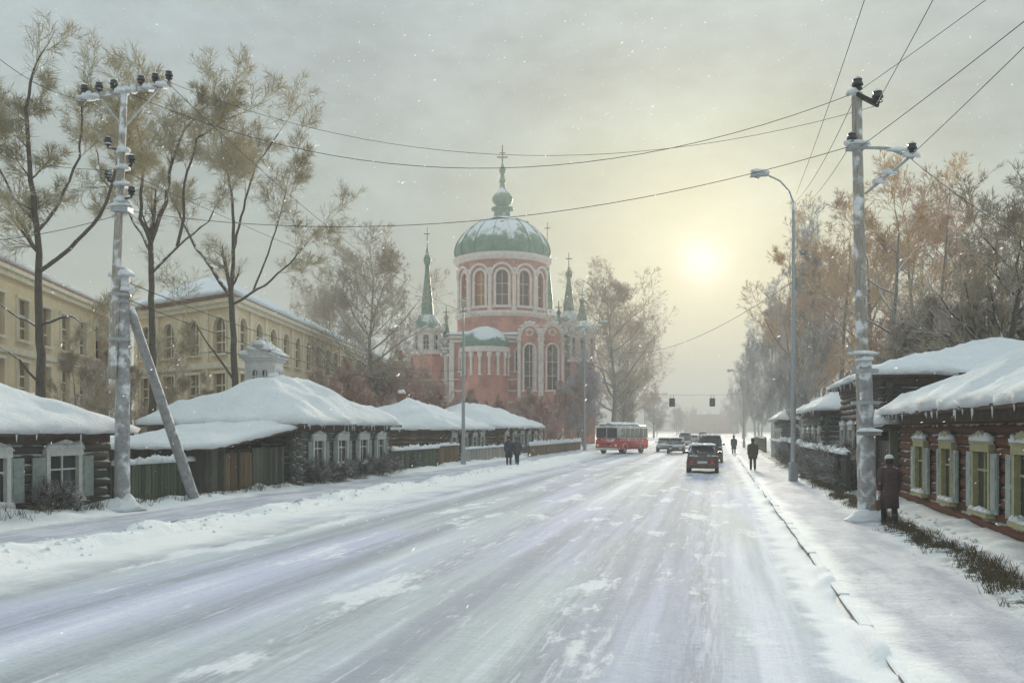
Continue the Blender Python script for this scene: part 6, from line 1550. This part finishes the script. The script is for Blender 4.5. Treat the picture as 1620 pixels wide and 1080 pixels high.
# ploughed clods of snow and dirty ice along the edges
def clods():
    R = random.Random(15); mb = MB()
    for i in range(900):
        y = 5 + 55 * R.random() ** 1.4; k = R.random()
        if k < 0.45: x = -11.9 + R.gauss(0, 0.28)
        else: x = 4.35 + R.gauss(0, 0.3)
        z = road_z(x, y) if RX0 < x < RX1 else ground_z(x, y); r = R.uniform(0.012, 0.05)
        mb.blob((x, y, z - r * 0.3), r * R.uniform(0.8, 1.6), r * R.uniform(0.8, 1.6), r * R.uniform(0.8, 1.4), R.random() * 50, 8, 4)
    o = mb.build('snow_clods', mat('clod_snow', (0.80, 0.80, 0.82), 0.9, 0.14, 0.8, bump=0.3, coord='Object'), None, True)
    tag(o, 'small ploughed clods of snow along the road edges', 'snow', kind='stuff')
clods()

# snow flying in the air
def flakes():
    R = random.Random(9); V, Q = [], []
    m = bpy.data.materials.new('flake'); m.use_nodes = True; n, l = m.node_tree.nodes, m.node_tree.links; n.remove(n['Principled BSDF'])
    a, b_, c = n.new('ShaderNodeBsdfDiffuse'), n.new('ShaderNodeBsdfTranslucent'), n.new('ShaderNodeMixShader')
    a.inputs[0].default_value = b_.inputs[0].default_value = (0.92, 0.92, 0.94, 1); c.inputs[0].default_value = 0.5
    l.new(a.outputs[0], c.inputs[1]); l.new(b_.outputs[0], c.inputs[2]); l.new(c.outputs[0], n['Material Output'].inputs[0])
    for i in range(4200):
        d = 5 + 26 * R.random() ** 0.7; w = R.uniform(-0.66, 0.66); p = Vector((d * (-SN + w * CS), d * (CS + w * SN), R.uniform(0.4, 15)))
        s_ = R.uniform(0.004, 0.010); ax = Vector((R.uniform(0.2, 1), R.uniform(-.3, .3), R.uniform(-0.2, 0.9))).normalized() * s_ * R.uniform(1.0, 2.4); sd = ax.cross(Vector((0, 1, 0.2))).normalized() * s_ * 0.7; up_ = ax.cross(sd).normalized() * s_ * 0.5
        b = len(V); V += [p + ax, p + sd, p - ax, p - sd]; Q.append((b, b + 1, b + 2, b + 3))
    o = mesh_obj('falling_snow', np_mesh('falling_snow', np.array([tuple(v) for v in V]), np.array(Q)), m)
    tag(o, 'scattered snowflakes drifting through the air', 'snow', kind='stuff')
flakes()

# winter haze over the whole place
hb = MB().box(-720, 520, -60, 1290, -1.5, 58).build('haze', None)
hm = bpy.data.materials.new('haze_air'); hm.use_nodes = True
hn = hm.node_tree.nodes; hl = hm.node_tree.links
hn.remove(hn['Principled BSDF'])
pv = hn.new('ShaderNodeVolumePrincipled'); pv.inputs['Color'].default_value = (0.93, 0.94, 0.95, 1); pv.inputs['Density'].default_value = 0.0022; pv.inputs['Anisotropy'].default_value = 0.0
hl.new(pv.outputs[0], hn['Material Output'].inputs['Volume'])
hb.data.materials.append(hm); tag(hb, 'pale winter haze filling the street', 'haze', kind='stuff')
